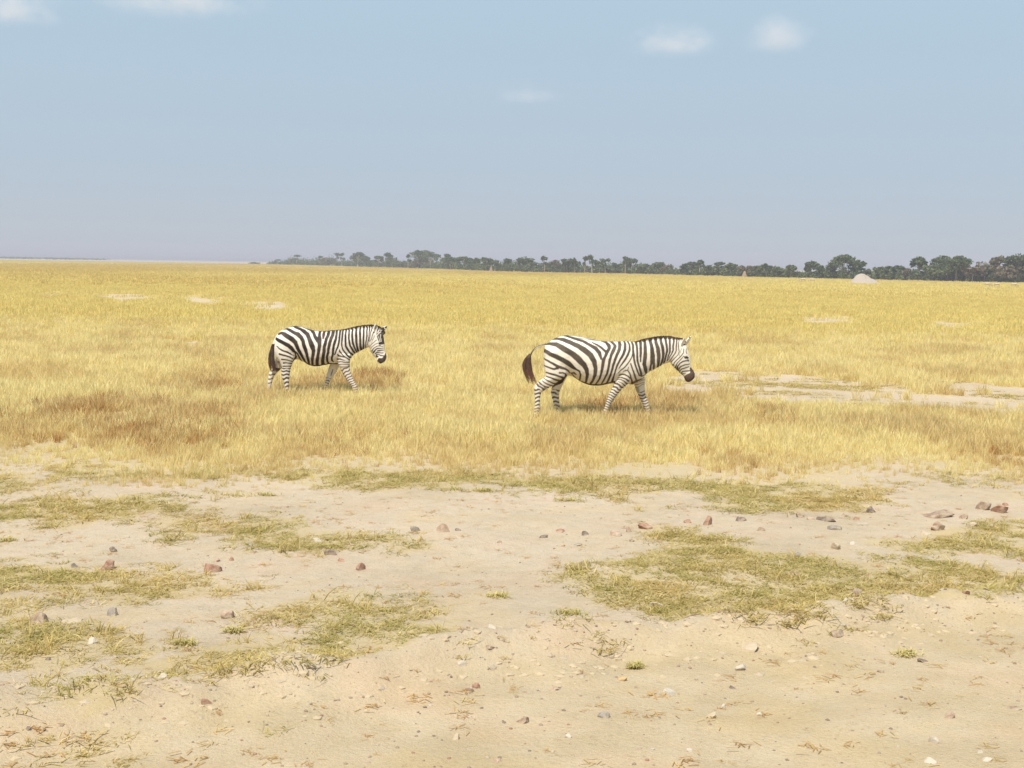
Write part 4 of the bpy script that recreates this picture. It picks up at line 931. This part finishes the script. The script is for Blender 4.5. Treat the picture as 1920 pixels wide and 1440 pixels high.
# labels: the shape and the count of trees from a landmark of the tree line
SHAPE = {'umbrella': ('flat-topped', 'acacia'), 'dome': ('dome-shaped', 'acacia'), 'round': ('rounded bushy', 'tree'), 'tuft': ('slender tuft-headed', 'tree'), 'bush': ('low rounded', 'bush')}
TONE = ['dark', 'grey-green', 'brownish']
ORD = 'first second third fourth fifth sixth seventh eighth ninth tenth eleventh twelfth thirteenth fourteenth fifteenth sixteenth seventeenth eighteenth'.split()
T.sort(key=lambda t: t[0])
SPECIAL = {477: 'lone low dark bush at the left end of the far tree line', 789: 'tallest flat-topped acacia in the left part of the far tree line',
           1583: 'broad dark dome-shaped acacia standing behind the pale earth mound', 1950: 'flat-topped acacia cut off by the right edge of the photo'}
MARK = [(477, 'the lone bush'), (789, 'the tallest left acacia'), (924, 'the narrow termite mound'), (1396.5, 'the broad termite mound'),
        (1583, 'the dome-shaped acacia'), (1950, 'the right edge')]
for i, t in enumerate(T):
    px = t[0]
    if px in SPECIAL: lab = SPECIAL[px]
    else:
        best = None
        for mk, nm in MARK:
            n = sum(1 for q in T if (mk < q[0] <= px) or (px <= q[0] < mk))
            if best is None or n < best[0]: best = (n, nm, 'right' if mk < px else 'left')
        a, b = SHAPE[t[3]]; lab = f"{TONE[t[4]]} {a} {b}, {ORD[best[0] - 1]} tree {best[2]} of {best[1]}"
    tree(*t[:5], lab, 100 + i, depth=(RNG.random() - 0.3) * 12, lean=RNG.normal(0, .12), pale=RNG.random() < 0.3)

# undergrowth along the foot of the trees
v, f, bl = [], [], []; r = np.random.default_rng(77)
for px in np.arange(505, 2080, 1.3):
    b = tree_base(px); bx, yy = at(px, b); yy2 = yy + r.random() * 25 - 1; bx *= yy2 / yy; mpp = yy2 / FPX
    hpx = (7 + 24 * fbm(px / 14, 1.5, 8) * r.random() ** .7) * np.clip((px - 495) / 60, 0.35, 1)
    if px > 1705: hpx *= 1.45
    w = (4 + 5 * r.random()) * mpp; hh = hpx * mpp
    leaves(v, f, bl, np.array([bx, yy2, hh * .45]), np.array([w, w, hh * .55]), 60, 0.36, r, 0.3)
me = mesh('undergrowth', v, f); fattr(me, 'blade', bl)
tag(link('undergrowth', me, M_fol[1]), 'grey-green scrub filling the foot of the far tree line', 'undergrowth', kind='stuff')
v, f, bl = [], [], []
for i in range(260):                         # a thin dark strip of scrub far out on the plain
    px = r.random() ** 1.4 * 260 - 60; bx, yy = at(px, 484.4 + px * 0.016 + r.normal(0, .25)); s = 1.6 + 1.8 * r.random()
    leaves(v, f, bl, np.array([bx, yy, s * .35]), np.array([s * 3, s * 3, s * .5]), 14, 1.0, r, 0.3)
me = mesh('distant_scrub', v, f); fattr(me, 'blade', bl)
tag(link('distant_scrub', me, M_fol[0]), 'thin dark strip of scrub far out on the plain', 'scrub', kind='stuff')

# ------------------------------------------------------------------ mounds and far animals
def blob(name, px, py, half, hpx, mat, lab, cat, seed, peak, rough=0.12, group=None):
    r = np.random.default_rng(seed); bx, yy = at(px, py); mpp = yy / FPX; w, h = half * mpp, hpx * mpp
    n, k = 40, 14; v = []; f = []
    for j in range(k + 1):
        t = j / k
        for i in range(n):
            a = 2 * math.pi * i / n; q = 1 - t
            x_, y_ = math.cos(a) * q, math.sin(a) * q
            p = np.exp(-((x_ - peak) / .55) ** 2) * .6 + .4 * (1 - abs(x_))
            z = h * (1 - q ** 1.7) * (0.55 + .45 * p) * (1 + rough * (fbm(x_ * 3 + seed, y_ * 3, 4) - .5) * 2)
            v.append((x_ * w * (1 + .1 * math.sin(a * 3 + seed)), y_ * w * .8, z - .05))
    for j in range(k):
        for i in range(n): f.append((j * n + i, j * n + (i + 1) % n, (j + 1) * n + (i + 1) % n, (j + 1) * n + i))
    o = link(name, mesh(name, v, f, True), mat, None, (bx, yy, float(ground_z(bx, yy)))); tag(o, lab, cat, group); return o
M_mound = stone_material('mound_soil', (0.33, 0.275, 0.225), (0.42, 0.355, 0.30), 0.15)
M_red = stone_material('termite_soil', (0.23, 0.145, 0.095), (0.33, 0.22, 0.145), 0.12)
blob('earth_mound', 1619, 533, 33, 18.5, M_mound, 'pale earth mound in the grass before the dome-shaped acacia', 'mound', 3, -.4, .5)
blob('termite_mound', 921, 509.2, 4.5, 10, M_red, 'narrow reddish termite mound at the foot of the tree line, left of centre', 'termite mound', 5, 0, .3)
blob('termite_mound', 1396, 520.2, 6.5, 13, M_red, 'broader reddish termite mound in the tree line between zebra head and dome-shaped acacia', 'termite mound', 6, .1, .3)

M_fawn = plain_material('gazelle_coat', (0.46, 0.35, 0.22), (0.58, 0.47, 0.34), 3)
def gazelle(px, py, face, graze, lab):
    bx, yy = at(px, py); root = empty('gazelle', (bx, yy, float(ground_z(bx, yy)))); tag(root, lab, 'gazelle', 'gazelles grazing before the tree line')
    bm = bmesh.new(); s = face
    tube(bm, [(-.42 * s, 0, .66), (-.38 * s, 0, .68), (-.15 * s, 0, .64), (.15 * s, 0, .64), (.36 * s, 0, .70), (.42 * s, 0, .72)], [.05, .14, .16, .16, .14, .06], 10)
    hd = (.78 * s, 0, .28) if graze else (.66 * s, 0, 1.02)
    nk = (.6 * s, 0, .5) if graze else (.52 * s, 0, .88)
    tube(bm, [(.34 * s, 0, .74), nk, hd], [.09, .06, .055], 8)
    tube(bm, [hd, (hd[0] + .09 * s, 0, hd[2] - .05), (hd[0] + .19 * s, 0, hd[2] - .10)], [.06, .055, .03], 8)
    for lx in (-.34, .32):
        for ly in (-.08, .08):
            tube(bm, [(lx * s, ly, .62), ((lx - .03 * (lx < 0)) * s, ly, .34), (lx * s, ly, .0)], [.07, .035, .025], 6)
    bmesh.ops.recalc_face_normals(bm, faces=bm.faces)
    me = bpy.data.meshes.new('body'); bm.to_mesh(me); bm.free(); ob = link('body', me, M_fawn, root)
    rm = ob.modifiers.new('fuse', 'REMESH'); rm.mode = 'VOXEL'; rm.voxel_size = 0.025; rm.use_smooth_shade = True
    dg = bpy.context.evaluated_depsgraph_get(); nm = bpy.data.meshes.new_from_object(ob.evaluated_get(dg)); ob.modifiers.clear(); ob.data = nm
    bm = bmesh.new(); hz = hd[2] + .04
    for q in (-.035, .035): tube(bm, [(hd[0], q, hz), (hd[0] - .05 * s, q * 1.6, hz + .14), (hd[0] - .02 * s, q * 2, hz + .26)], [.018, .014, .006], 6)
    me = bpy.data.meshes.new('horns'); bm.to_mesh(me); bm.free(); link('horns', me, M_bark, root)
gazelle(1506, 529.5, -1, True, 'pale gazelle grazing left of the earth mound, the farther one of two')
gazelle(1523, 530.5, -1, True, 'pale gazelle grazing just left of the earth mound')
gazelle(1851, 539, 1, True, 'pale gazelle near the right edge, leftmost of three')
gazelle(1869, 539.5, -1, True, 'pale gazelle near the right edge, middle one of three')
gazelle(1901, 540, 1, True, 'pale gazelle near the right edge, rightmost of three')

# ------------------------------------------------------------------ stones and clods on the sand
MS = {'clod': stone_material('earth_clod', (0.45, 0.345, 0.215), (0.55, 0.435, 0.285), .05), 'red': stone_material('red_stone', (0.24, 0.105, 0.06), (0.37, 0.20, 0.125), .22), 'dark': stone_material('dark_stone', (0.11, 0.075, 0.06), (0.20, 0.14, 0.115), .25),
      'grey': stone_material('grey_stone', (0.19, 0.165, 0.14), (0.30, 0.265, 0.225), .3), 'pink': stone_material('pink_stone', (0.33, 0.215, 0.15), (0.45, 0.31, 0.23), .4),
      'white': stone_material('white_stone', (0.43, 0.37, 0.29), (0.54, 0.48, 0.39), .25), 'beige': stone_material('beige_stone', (0.38, 0.29, 0.19), (0.49, 0.39, 0.27), .3),
      'brown': stone_material('brown_stone', (0.20, 0.125, 0.08), (0.31, 0.21, 0.14), .28), 'gold': stone_material('gold_stone', (0.40, 0.26, 0.10), (0.52, 0.36, 0.17), .2)}
def stone_mesh(w, d, h, seed, flat=0.0):
    r = np.random.default_rng(seed); bm = bmesh.new(); bmesh.ops.create_icosphere(bm, subdivisions=3, radius=1)
    pl = [(lambda q: q / np.linalg.norm(q))(r.normal(size=3) * (1, 1, .7)) for _ in range(11)]; of = 0.38 + .42 * r.random(11)
    sk = r.normal(0, .25, 2)
    for vv in bm.verts:
        p = np.array(vv.co)
        for q, o_ in zip(pl, of):
            dd = p.dot(q) - o_
            if dd > 0: p = p - q * dd
        p = p * (1.25 + .30 * (fbm(p[0] * 2.2 + seed, p[1] * 2.2 + p[2] * 3, 3) - .5))
        p[0] += sk[0] * p[2]; p[1] += sk[1] * p[2]
        if p[2] < 0: p[2] *= .5
        vv.co = Vector((p[0] * w, p[1] * d, p[2] * h))
    me = bpy.data.meshes.new('stone'); bm.to_mesh(me); bm.free(); return me
STONES = [  # px, py (foot), width px, height px, colour, label
    (832, 999, 30, 20, 'pink', 'rounded pinkish-brown stone standing alone on the open sand'), (778, 997, 20, 12, 'grey', 'small grey stone just left of the rounded pinkish-brown stone'),
    (860, 997, 12, 7, 'dark', 'tiny dark stone just right of the rounded pinkish-brown stone'), (1020, 1006, 16, 8, 'dark', 'flat dark stone left of the row of stones at mid sand'),
    (1048, 996, 22, 11, 'red', 'tilted reddish stone in the row left of the olive grass'), (1099, 1001, 18, 9, 'dark', 'squarish dark stone in the row left of the olive grass'),
    (1152, 1002, 26, 12, 'pink', 'low pinkish stone next to the blocky red clod'), (1180, 995, 11, 11, 'brown', 'small upright brown stone touching the blocky red clod'),
    (1208, 988, 32, 18, 'red', 'blocky red clod at the tip of the large olive grass patch'), (1185, 1013, 13, 6, 'brown', 'small flat brown stone below the blocky red clod'),
    (1080, 1020, 20, 6, 'grey', 'thin grey stone below the row of stones'), (937, 1019, 10, 6, 'brown', 'small brown pebble out on the middle sand'), (952, 1036, 12, 6, 'beige', 'small beige pebble below the brown pebble on the middle sand'),
    (1057, 1022, 9, 6, 'gold', 'tiny ochre pebble beside the thin grey stone'), (1045, 1053, 10, 5, 'red', 'tiny reddish pebble beside the left edge of the large olive patch'),
    (1325, 982, 24, 20, 'red', 'tall reddish stone between the two right-hand grass strips'), (1290, 977, 18, 8, 'red', 'low reddish stone left of the tall reddish stone'),
    (1390, 977, 22, 14, 'dark', 'dark angular stone right of the tall reddish stone'), (1426, 996, 16, 8, 'brown', 'small brown stone below the dark angular stone'),
    (1500, 972, 22, 10, 'brown', 'brown stone at the left end of the stone cluster'), (1482, 972, 14, 12, 'beige', 'pale clod at the left end of the stone cluster'),
    (1518, 976, 16, 8, 'pink', 'small pinkish stone in the middle of the cluster'), (1548, 976, 36, 15, 'dark', 'jagged dark red stone in the middle of the cluster'),
    (1569, 993, 36, 12, 'grey', 'flat dark grey stone in front of the cluster'), (1584, 965, 20, 9, 'brown', 'brown stone behind the jagged dark red stone'), (1606, 974, 14, 7, 'red', 'small reddish stone at the right of the cluster'),
    (1633, 959, 20, 14, 'dark', 'dark upright clod at the right end of the grass strip'), (1618, 985, 20, 9, 'white', 'whitish pebble right of the flat dark grey stone'),
    (1566, 1028, 24, 15, 'beige', 'rounded beige stone below the stone cluster'), (1600, 1020, 16, 8, 'white', 'small whitish stone beside the rounded beige stone'), (1498, 1042, 26, 12, 'grey', 'grey stone at the upper edge of the large olive patch'),
    (1762, 966, 64, 13, 'brown', 'long low grey-brown ridge of clods at the right'), (1806, 970, 16, 12, 'brown', 'small brown clod at the end of the long low ridge'), (1842, 952, 34, 18, 'brown', 'pointed brown clod right of the long low ridge'),
    (1875, 958, 34, 16, 'red', 'jagged red stone near the right edge'), (1887, 944, 16, 6, 'red', 'small reddish stone behind the jagged red stone'), (1757, 990, 34, 20, 'pink', 'half-buried pinkish clod below the long low ridge'),
    (1735, 998, 30, 10, 'beige', 'low sandy clod left of the half-buried pinkish clod'), (1825, 985, 16, 10, 'beige', 'small pale clod right of the half-buried pinkish clod'),
    (200, 1064, 42, 20, 'red', 'red-brown clod on the upper edge of the left grass patch'), (398, 1070, 48, 18, 'red', 'wide red-brown slab alone on the left sand'), (214, 1031, 16, 11, 'dark', 'dark stone on the sand above the left grass patch'),
    (140, 1061, 16, 10, 'grey', 'grey stone in the left grass patch beside the red-brown clod'), (213, 1157, 20, 18, 'grey', 'grey two-toned stone below the left grass patch'), (68, 1168, 44, 26, 'brown', 'big brown clod half in grass at the left edge'),
    (140, 1168, 42, 11, 'beige', 'pale curved slab right of the big brown clod'), (428, 1160, 28, 18, 'pink', 'pinkish clod at the tip of the lower middle grass patch'), (618, 1038, 28, 11, 'dark', 'dark stones clump under the small middle grass patch'),
    (641, 1049, 13, 10, 'red', 'small reddish stone right of the dark clump'), (675, 1064, 24, 15, 'red', 'reddish angular stone left of centre on the sand'), (405, 1049, 14, 8, 'pink', 'small pinkish stone behind the wide red-brown slab'),
    (433, 1048, 9, 9, 'red', 'tiny reddish stone right of the pinkish one behind the slab'), (594, 1014, 18, 8, 'white', 'white stone lying in the small middle grass patch'), (470, 1022, 16, 7, 'grey', 'grey stone at the left foot of the small middle grass patch'),
    (172, 1212, 22, 14, 'white', 'whitish stone at the lower edge of the left grass strip'), (90, 1242, 14, 9, 'dark', 'dark reddish stone on the sand near the left edge'),
    (1293, 1178, 34, 20, 'pink', 'crumbly reddish clod just below the large olive patch'), (1232, 1130, 28, 9, 'beige', 'flat beige stone at the lower left edge of the olive patch'), (1604, 1152, 26, 20, 'brown', 'brown clod in the lower edge of the olive patch'),
    (1597, 1160, 16, 9, 'white', 'white stone in front of the brown clod'), (1582, 1162, 14, 9, 'white', 'second white stone left of the one before the brown clod'), (1810, 1134, 22, 11, 'red', 'reddish clod at the right end of the olive patch'),
    (1786, 1118, 26, 10, 'grey', 'grey clod at the right end of the olive patch'), (1490, 1076, 18, 8, 'brown', 'brown stone lying inside the large olive patch'), (1846, 1127, 12, 7, 'dark', 'tiny dark stone on the sand right of the reddish clod'),
    (892, 1291, 20, 16, 'red', 'brick-like red-brown stone in the foreground'), (880, 1297, 18, 12, 'pink', 'pinkish stone touching the brick-like one'), (1042, 1290, 18, 12, 'pink', 'small pinkish stone in the middle foreground'),
    (980, 1357, 32, 14, 'brown', 'flat brown slab with a shaded front in the foreground'), (1255, 1300, 26, 20, 'white', 'brightest white stone on the foreground track'), (1067, 1388, 16, 10, 'white', 'small white stone on the foreground track left of the brightest'),
    (1131, 1348, 26, 14, 'grey', 'half-buried grey stone on the foreground track'), (1168, 1273, 20, 10, 'gold', 'ochre two-lobed stone left of the brightest white stone'), (1392, 1253, 30, 12, 'white', 'whitish stone on the track below the long pale slab'),
    (1406, 1222, 38, 14, 'beige', 'long pale slab on the track below the olive patch'), (1565, 1194, 34, 12, 'brown', 'brown slab on the sand below the olive patch'), (1375, 1291, 18, 8, 'dark', 'dark brown fragment on the right part of the track'),
    (1735, 1241, 20, 8, 'dark', 'dark thin fragment near the right edge of the track'), (1651, 1265, 18, 7, 'brown', 'brown fragment on the right part of the track'), (1425, 1341, 14, 9, 'white', 'small whitish stone in the right foreground'),
    (1357, 1326, 11, 9, 'white', 'tiny white pebble in the right foreground'), (1331, 1346, 20, 11, 'beige', 'beige stone in the right foreground'), (1781, 1353, 20, 15, 'pink', 'round pinkish stone in the right foreground'),
    (1750, 1398, 22, 16, 'white', 'round whitish stone near the lower right corner'), (1740, 1437, 28, 11, 'white', 'whitish stone at the bottom edge, right'), (1837, 1421, 18, 9, 'white', 'small white stone near the lower right corner'),
    (1847, 1436, 22, 8, 'white', 'low white stone at the bottom edge near the right corner'), (856, 1386, 18, 14, 'beige', 'pale block in the middle foreground'), (936, 1433, 20, 10, 'pink', 'pinkish stone at the bottom edge, centre'),
    (924, 1222, 18, 13, 'white', 'whitish stone at the ridge of the track'), (918, 1241, 22, 8, 'brown', 'brown curved stone just below the ridge of the track'), (865, 1262, 18, 12, 'white', 'whitish clod at the ridge left of centre'),
    (305, 1303, 18, 10, 'white', 'white stone at the left part of the ridge'), (53, 1382, 12, 10, 'dark', 'dark stone in the lower left corner'), (385, 1338, 22, 12, 'red', 'reddish clod on the left part of the track'),
    (1293, 1415, 14, 9, 'white', 'tiny white stone at the bottom right of centre'), (1900, 1333, 24, 8, 'brown', 'brown fragment at the right edge of the foreground'), (160, 1348, 30, 9, 'beige', 'long beige clod on the track at lower left'),
]
for i, (px, py, wp, hp, colr, lab) in enumerate(STONES):
    bx, yy = at(px, py); mpp = math.hypot(yy, H) / FPX; w = wp * mpp * .5; h = hp * mpp
    sm_ = stone_mesh(w * .92, w * (0.6 + .3 * RNG.random()), max(h * .74, .012), 300 + i)
    o = link('stone', sm_, MS[colr], None, (bx, yy, float(ground_z(bx, yy)) - .004)); o.rotation_euler = (RNG.normal(0, .08), RNG.normal(0, .08), RNG.normal(0, .25))
    tag(o, lab, 'stone', 'stones and clods on the sand')

# ------------------------------------------------------------------ lone tufts on the sand
TUFTS = [(1067, 1150, 44, 'lone olive grass tuft on the sand right of centre'), (935, 1117, 40, 'sparse pale grass tuft on the sand at centre'), (1075, 939, 58, 'flat dark grass tuft below the edge of the field'),
         (345, 1211, 40, 'brownish grass tuft between the lower left grass strips'), (438, 1186, 26, 'small straggly tuft below the pinkish clod'), (1190, 1247, 24, 'tiny dry tuft on the track left of the long pale slab'),
         (855, 922, 50, 'thin green tuft under the field edge, left of centre'), (910, 924, 48, 'dry brownish tuft under the field edge at centre'), (440, 928, 70, 'straggling brown tuft on the pale sand at left'),
         (500, 926, 34, 'small brown tuft at the end of the straggling one'), (12, 1010, 40, 'small tuft at the left edge above the long grass patch'), (1700, 1228, 44, 'sparse dead tuft on the right part of the track')]
for i, (px, py, wp, lab) in enumerate(TUFTS):
    bx, yy = at(px, py); mpp = yy / FPX; n = 16; r = np.random.default_rng(500 + i); w = wp * mpp * .5; v = []; f = []; at_ = []
    for k in range(90):
        q = r.normal(0, .55, 2) * (w, w * .5); h = (.008 + .030 * r.random()); a = r.random() * 6.283; l = .03 + .05 * r.random()
        d = np.array([math.cos(a), math.sin(a)]); sd = np.array([-d[1], d[0]]) * .0038; n0 = len(v); cv = r.random()
        zg = float(ground_z(bx + q[0], yy + q[1]))
        for t, z in ((0, -.005), (.45, h), (.8, h * 1.1)):
            p = q + d * l * t; v += [(*(p - sd * (1 - .4 * t)), z + zg), (*(p + sd * (1 - .4 * t)), z + zg)]; at_ += [cv, cv]
        v.append((*(q + d * l), h * .75 + zg)); at_.append(cv)
        f += [(n0, n0 + 1, n0 + 3, n0 + 2), (n0 + 2, n0 + 3, n0 + 5, n0 + 4), (n0 + 4, n0 + 5, n0 + 6)]
    me = mesh('grass_tuft', v, f); fattr(me, 'blade', at_)
    tag(link('grass_tuft', me, M_tuft, None, (bx, yy, 0)), lab, 'grass tuft', 'lone tufts on the sand')

# ------------------------------------------------------------------ gravel and straw litter, too small to count
def pebble(name, mat, seed):
    me = stone_mesh(1, .8, .7, seed); me.name = name; me.materials.append(mat); return bpy.data.objects.new(name, me)
def pebble_lo(name, mat, seed):
    r = np.random.default_rng(seed); bm = bmesh.new(); bmesh.ops.create_icosphere(bm, subdivisions=1, radius=1)
    for vv in bm.verts: vv.co = vv.co * (0.7 + .5 * r.random()); vv.co.z *= .7
    me = bpy.data.meshes.new(name); bm.to_mesh(me); bm.free(); me.materials.append(mat); return bpy.data.objects.new(name, me)
proto('pebble', [pebble_lo('pebble', MS[c], 700 + i) for i, c in enumerate(['beige', 'brown', 'white', 'pink', 'brown', 'red', 'dark', 'brown', 'dark', 'beige'])])
proto('clod', [pebble_lo('clod', MS[c], 720 + i) for i, c in enumerate(['clod', 'clod', 'clod', 'beige'])])
x, y, r = rand_area(5.2, 19, 170, 71, 1.2)
by = np.interp(x, BERM[:, 0], BERM[:, 1]); near_berm = np.exp(-((y - by + .25) / .55) ** 2); cov = fbm(x / .8, y / .8, 41)
keep = (r.random(len(x)) < (0.16 + 0.34 * (cov > .52) + .8 * near_berm + .25 * (y < by))) & (y < edge_y(x)) & (r.random(len(x)) < np.clip((20 - y) / 12, .2, 1))
x, y = x[keep], y[keep]
scatter('gravel', 'pebble', x, y, 0.003 + 0.012 * r.random(len(x)) ** 3.2, np.zeros(len(x)), None, 'fine gravel scattered over the sand', 'gravel', 72)
x, y, r = rand_area(5.4, 12.5, 330, 73, 1.2)
by = np.interp(x, BERM[:, 0], BERM[:, 1]); keep = r.random(len(x)) < np.exp(-((y - by + .25) / .45) ** 2) * np.clip(fbm(x / .3, y / .3, 43) * 2.4 - .7, 0, 1)
x, y = x[keep], y[keep]; cs = 0.005 + 0.038 * r.random(len(x)) ** 3
scatter('clods', 'clod', x, y, cs, np.zeros(len(x)), 0.6 + .4 * r.random(len(x)), 'loose crumbs of earth along the ridge of the track', 'gravel', 74, z=ground_z(x, y) - cs * .25)
def litter(name, seed):
    r = np.random.default_rng(seed); v = []; f = []; at_ = []
    for k in range(9):
        q = r.normal(0, .05, 2); a = r.random() * 6.283; l = .02 + .07 * r.random(); d = np.array([math.cos(a), math.sin(a)]); sd = np.array([-d[1], d[0]]) * .0035
        n0 = len(v); z = .003 + .012 * r.random(); z2 = .003 + .015 * r.random(); cv = r.random() * .8
        v += [(*(q - sd), z), (*(q + sd), z), (*(q + d * l + sd), z2), (*(q + d * l - sd), z2)]; at_ += [cv] * 4; f.append((n0, n0 + 1, n0 + 2, n0 + 3))
    me = mesh(name, v, f); fattr(me, 'blade', at_); me.materials.append(M_dry); return bpy.data.objects.new(name, me)
proto('litter', [litter('litter', 800 + i) for i in range(5)])
x, y, r = rand_area(5.2, 17, 40, 75, 1.2)
px_low = anyin(x, y, [SPARSE[2]]); cov = fbm(x / .7, y / .7, 47)
keep = (r.random(len(x)) < np.where(px_low, .9, 0.22 * (cov > .5) + .08)) & (y < edge_y(x))
x, y = x[keep], y[keep]
scatter('straw_litter', 'litter', x, y, 0.35 + .6 * r.random(len(x)), .5 + .5 * r.random(len(x)), None, 'dead straw and stalk bits lying on the sand', 'straw', 76)

# ------------------------------------------------------------------ haze over the whole plain, clouds above it
mt = bpy.data.materials.new('haze_air'); mt.use_nodes = True; ns, ls = mt.node_tree.nodes, mt.node_tree.links
ns.remove(ns['Principled BSDF']); pv = ns.new('ShaderNodeVolumePrincipled')
pv.inputs['Color'].default_value = (0.50, 0.53, 0.66, 1); pv.inputs['Density'].default_value = 0.0006; pv.inputs['Anisotropy'].default_value = 0.0
ls.new(pv.outputs[0], [n for n in ns if n.type == 'OUTPUT_MATERIAL'][0].inputs['Volume'])
bm = bmesh.new(); bmesh.ops.create_cube(bm, size=1)
for vv in bm.verts: vv.co = Vector((vv.co.x * 13000, 2850 + vv.co.y * 6700, 14.5 + vv.co.z * 33))
me = bpy.data.meshes.new('haze'); bm.to_mesh(me); bm.free()
tag(link('haze', me, mt), 'thin pale haze lying over the whole plain', 'haze', kind='stuff')

def cloud(px, py, wpx, hpx, dens, lab, seed):
    """a small heap of vapour, kilometres off and far above the haze"""
    Y = 4200.0; c = P(px, py, Y); mpp = Y / FPX; w, h = wpx * mpp * .5, hpx * mpp * .5
    bm = bmesh.new(); bmesh.ops.create_icosphere(bm, subdivisions=3, radius=1)
    me = bpy.data.meshes.new('cloud'); bm.to_mesh(me); bm.free()
    mt = bpy.data.materials.new('cloud_vapour'); mt.use_nodes = True; ns, ls = mt.node_tree.nodes, mt.node_tree.links
    ns.remove(ns['Principled BSDF']); pv = ns.new('ShaderNodeVolumePrincipled'); pv.inputs['Color'].default_value = (0.93, 0.90, 0.90, 1)
    tc = ns.new('ShaderNodeTexCoord'); mp = ns.new('ShaderNodeMapping'); mp.inputs['Location'].default_value = (seed * 3.1, seed * 1.7, 0)
    mp.inputs['Scale'].default_value = (w / h * .55, .6, .8); ls.new(tc.outputs['Object'], mp.inputs[0])
    nf = noise(ns, ls, mp.outputs[0], 1.9, 6, .65)
    ln = node(ns, 'ShaderNodeVectorMath', operation='LENGTH'); ls.new(tc.outputs['Object'], ln.inputs[0])
    mr = node(ns, 'ShaderNodeMapRange'); mr.inputs['From Min'].default_value = 1.0; mr.inputs['From Max'].default_value = 0.1; ls.new(ln.outputs['Value'], mr.inputs[0])
    a = node(ns, 'ShaderNodeMath', operation='MULTIPLY_ADD'); ls.new(nf, a.inputs[0]); a.inputs[1].default_value = 3.2; a.inputs[2].default_value = -1.75
    b = node(ns, 'ShaderNodeMath', operation='ADD'); ls.new(a.outputs[0], b.inputs[0]); ls.new(mr.outputs[0], b.inputs[1])
    m2 = node(ns, 'ShaderNodeMath', operation='MULTIPLY', use_clamp=False); ls.new(b.outputs[0], m2.inputs[0]); ls.new(mr.outputs[0], m2.inputs[1])
    mx = node(ns, 'ShaderNodeMath', operation='MAXIMUM'); ls.new(m2.outputs[0], mx.inputs[0]); mx.inputs[1].default_value = 0
    sx = node(ns, 'ShaderNodeSeparateXYZ'); ls.new(tc.outputs['Object'], sx.inputs[0])
    fl = node(ns, 'ShaderNodeMapRange', interpolation_type='SMOOTHSTEP'); fl.inputs['From Min'].default_value = -0.5; fl.inputs['From Max'].default_value = -0.15; ls.new(sx.outputs['Z'], fl.inputs[0])
    mf = node(ns, 'ShaderNodeMath', operation='MULTIPLY'); ls.new(mx.outputs[0], mf.inputs[0]); ls.new(fl.outputs[0], mf.inputs[1]); mx = mf
    m3 = node(ns, 'ShaderNodeMath', operation='MULTIPLY'); ls.new(mx.outputs[0], m3.inputs[0]); m3.inputs[1].default_value = 0.95 * dens / max(w * .8, 1)
    ls.new(m3.outputs[0], pv.inputs['Density']); ls.new(pv.outputs[0], [n for n in ns if n.type == 'OUTPUT_MATERIAL'][0].inputs['Volume'])
    o = link('cloud', me, mt, None, Vector(c)); o.scale = (w, w * .8, h); tag(o, lab, 'cloud', 'small pale clouds')
cloud(340, 0, 360, 130, 1.5, 'flat pale cloud cut off by the top edge, left of centre', 1)
cloud(25, 18, 240, 120, .9, 'pale cloud in the upper left corner', 2)
cloud(1265, 80, 230, 110, .85, 'soft pale cloud right of centre, the lower and larger of two', 3)
cloud(1462, 72, 180, 130, .75, 'soft pale cloud in the upper right, the smaller of two', 4)
cloud(990, 180, 230, 70, .3, 'faintest wisp of cloud near the middle of the sky', 5)
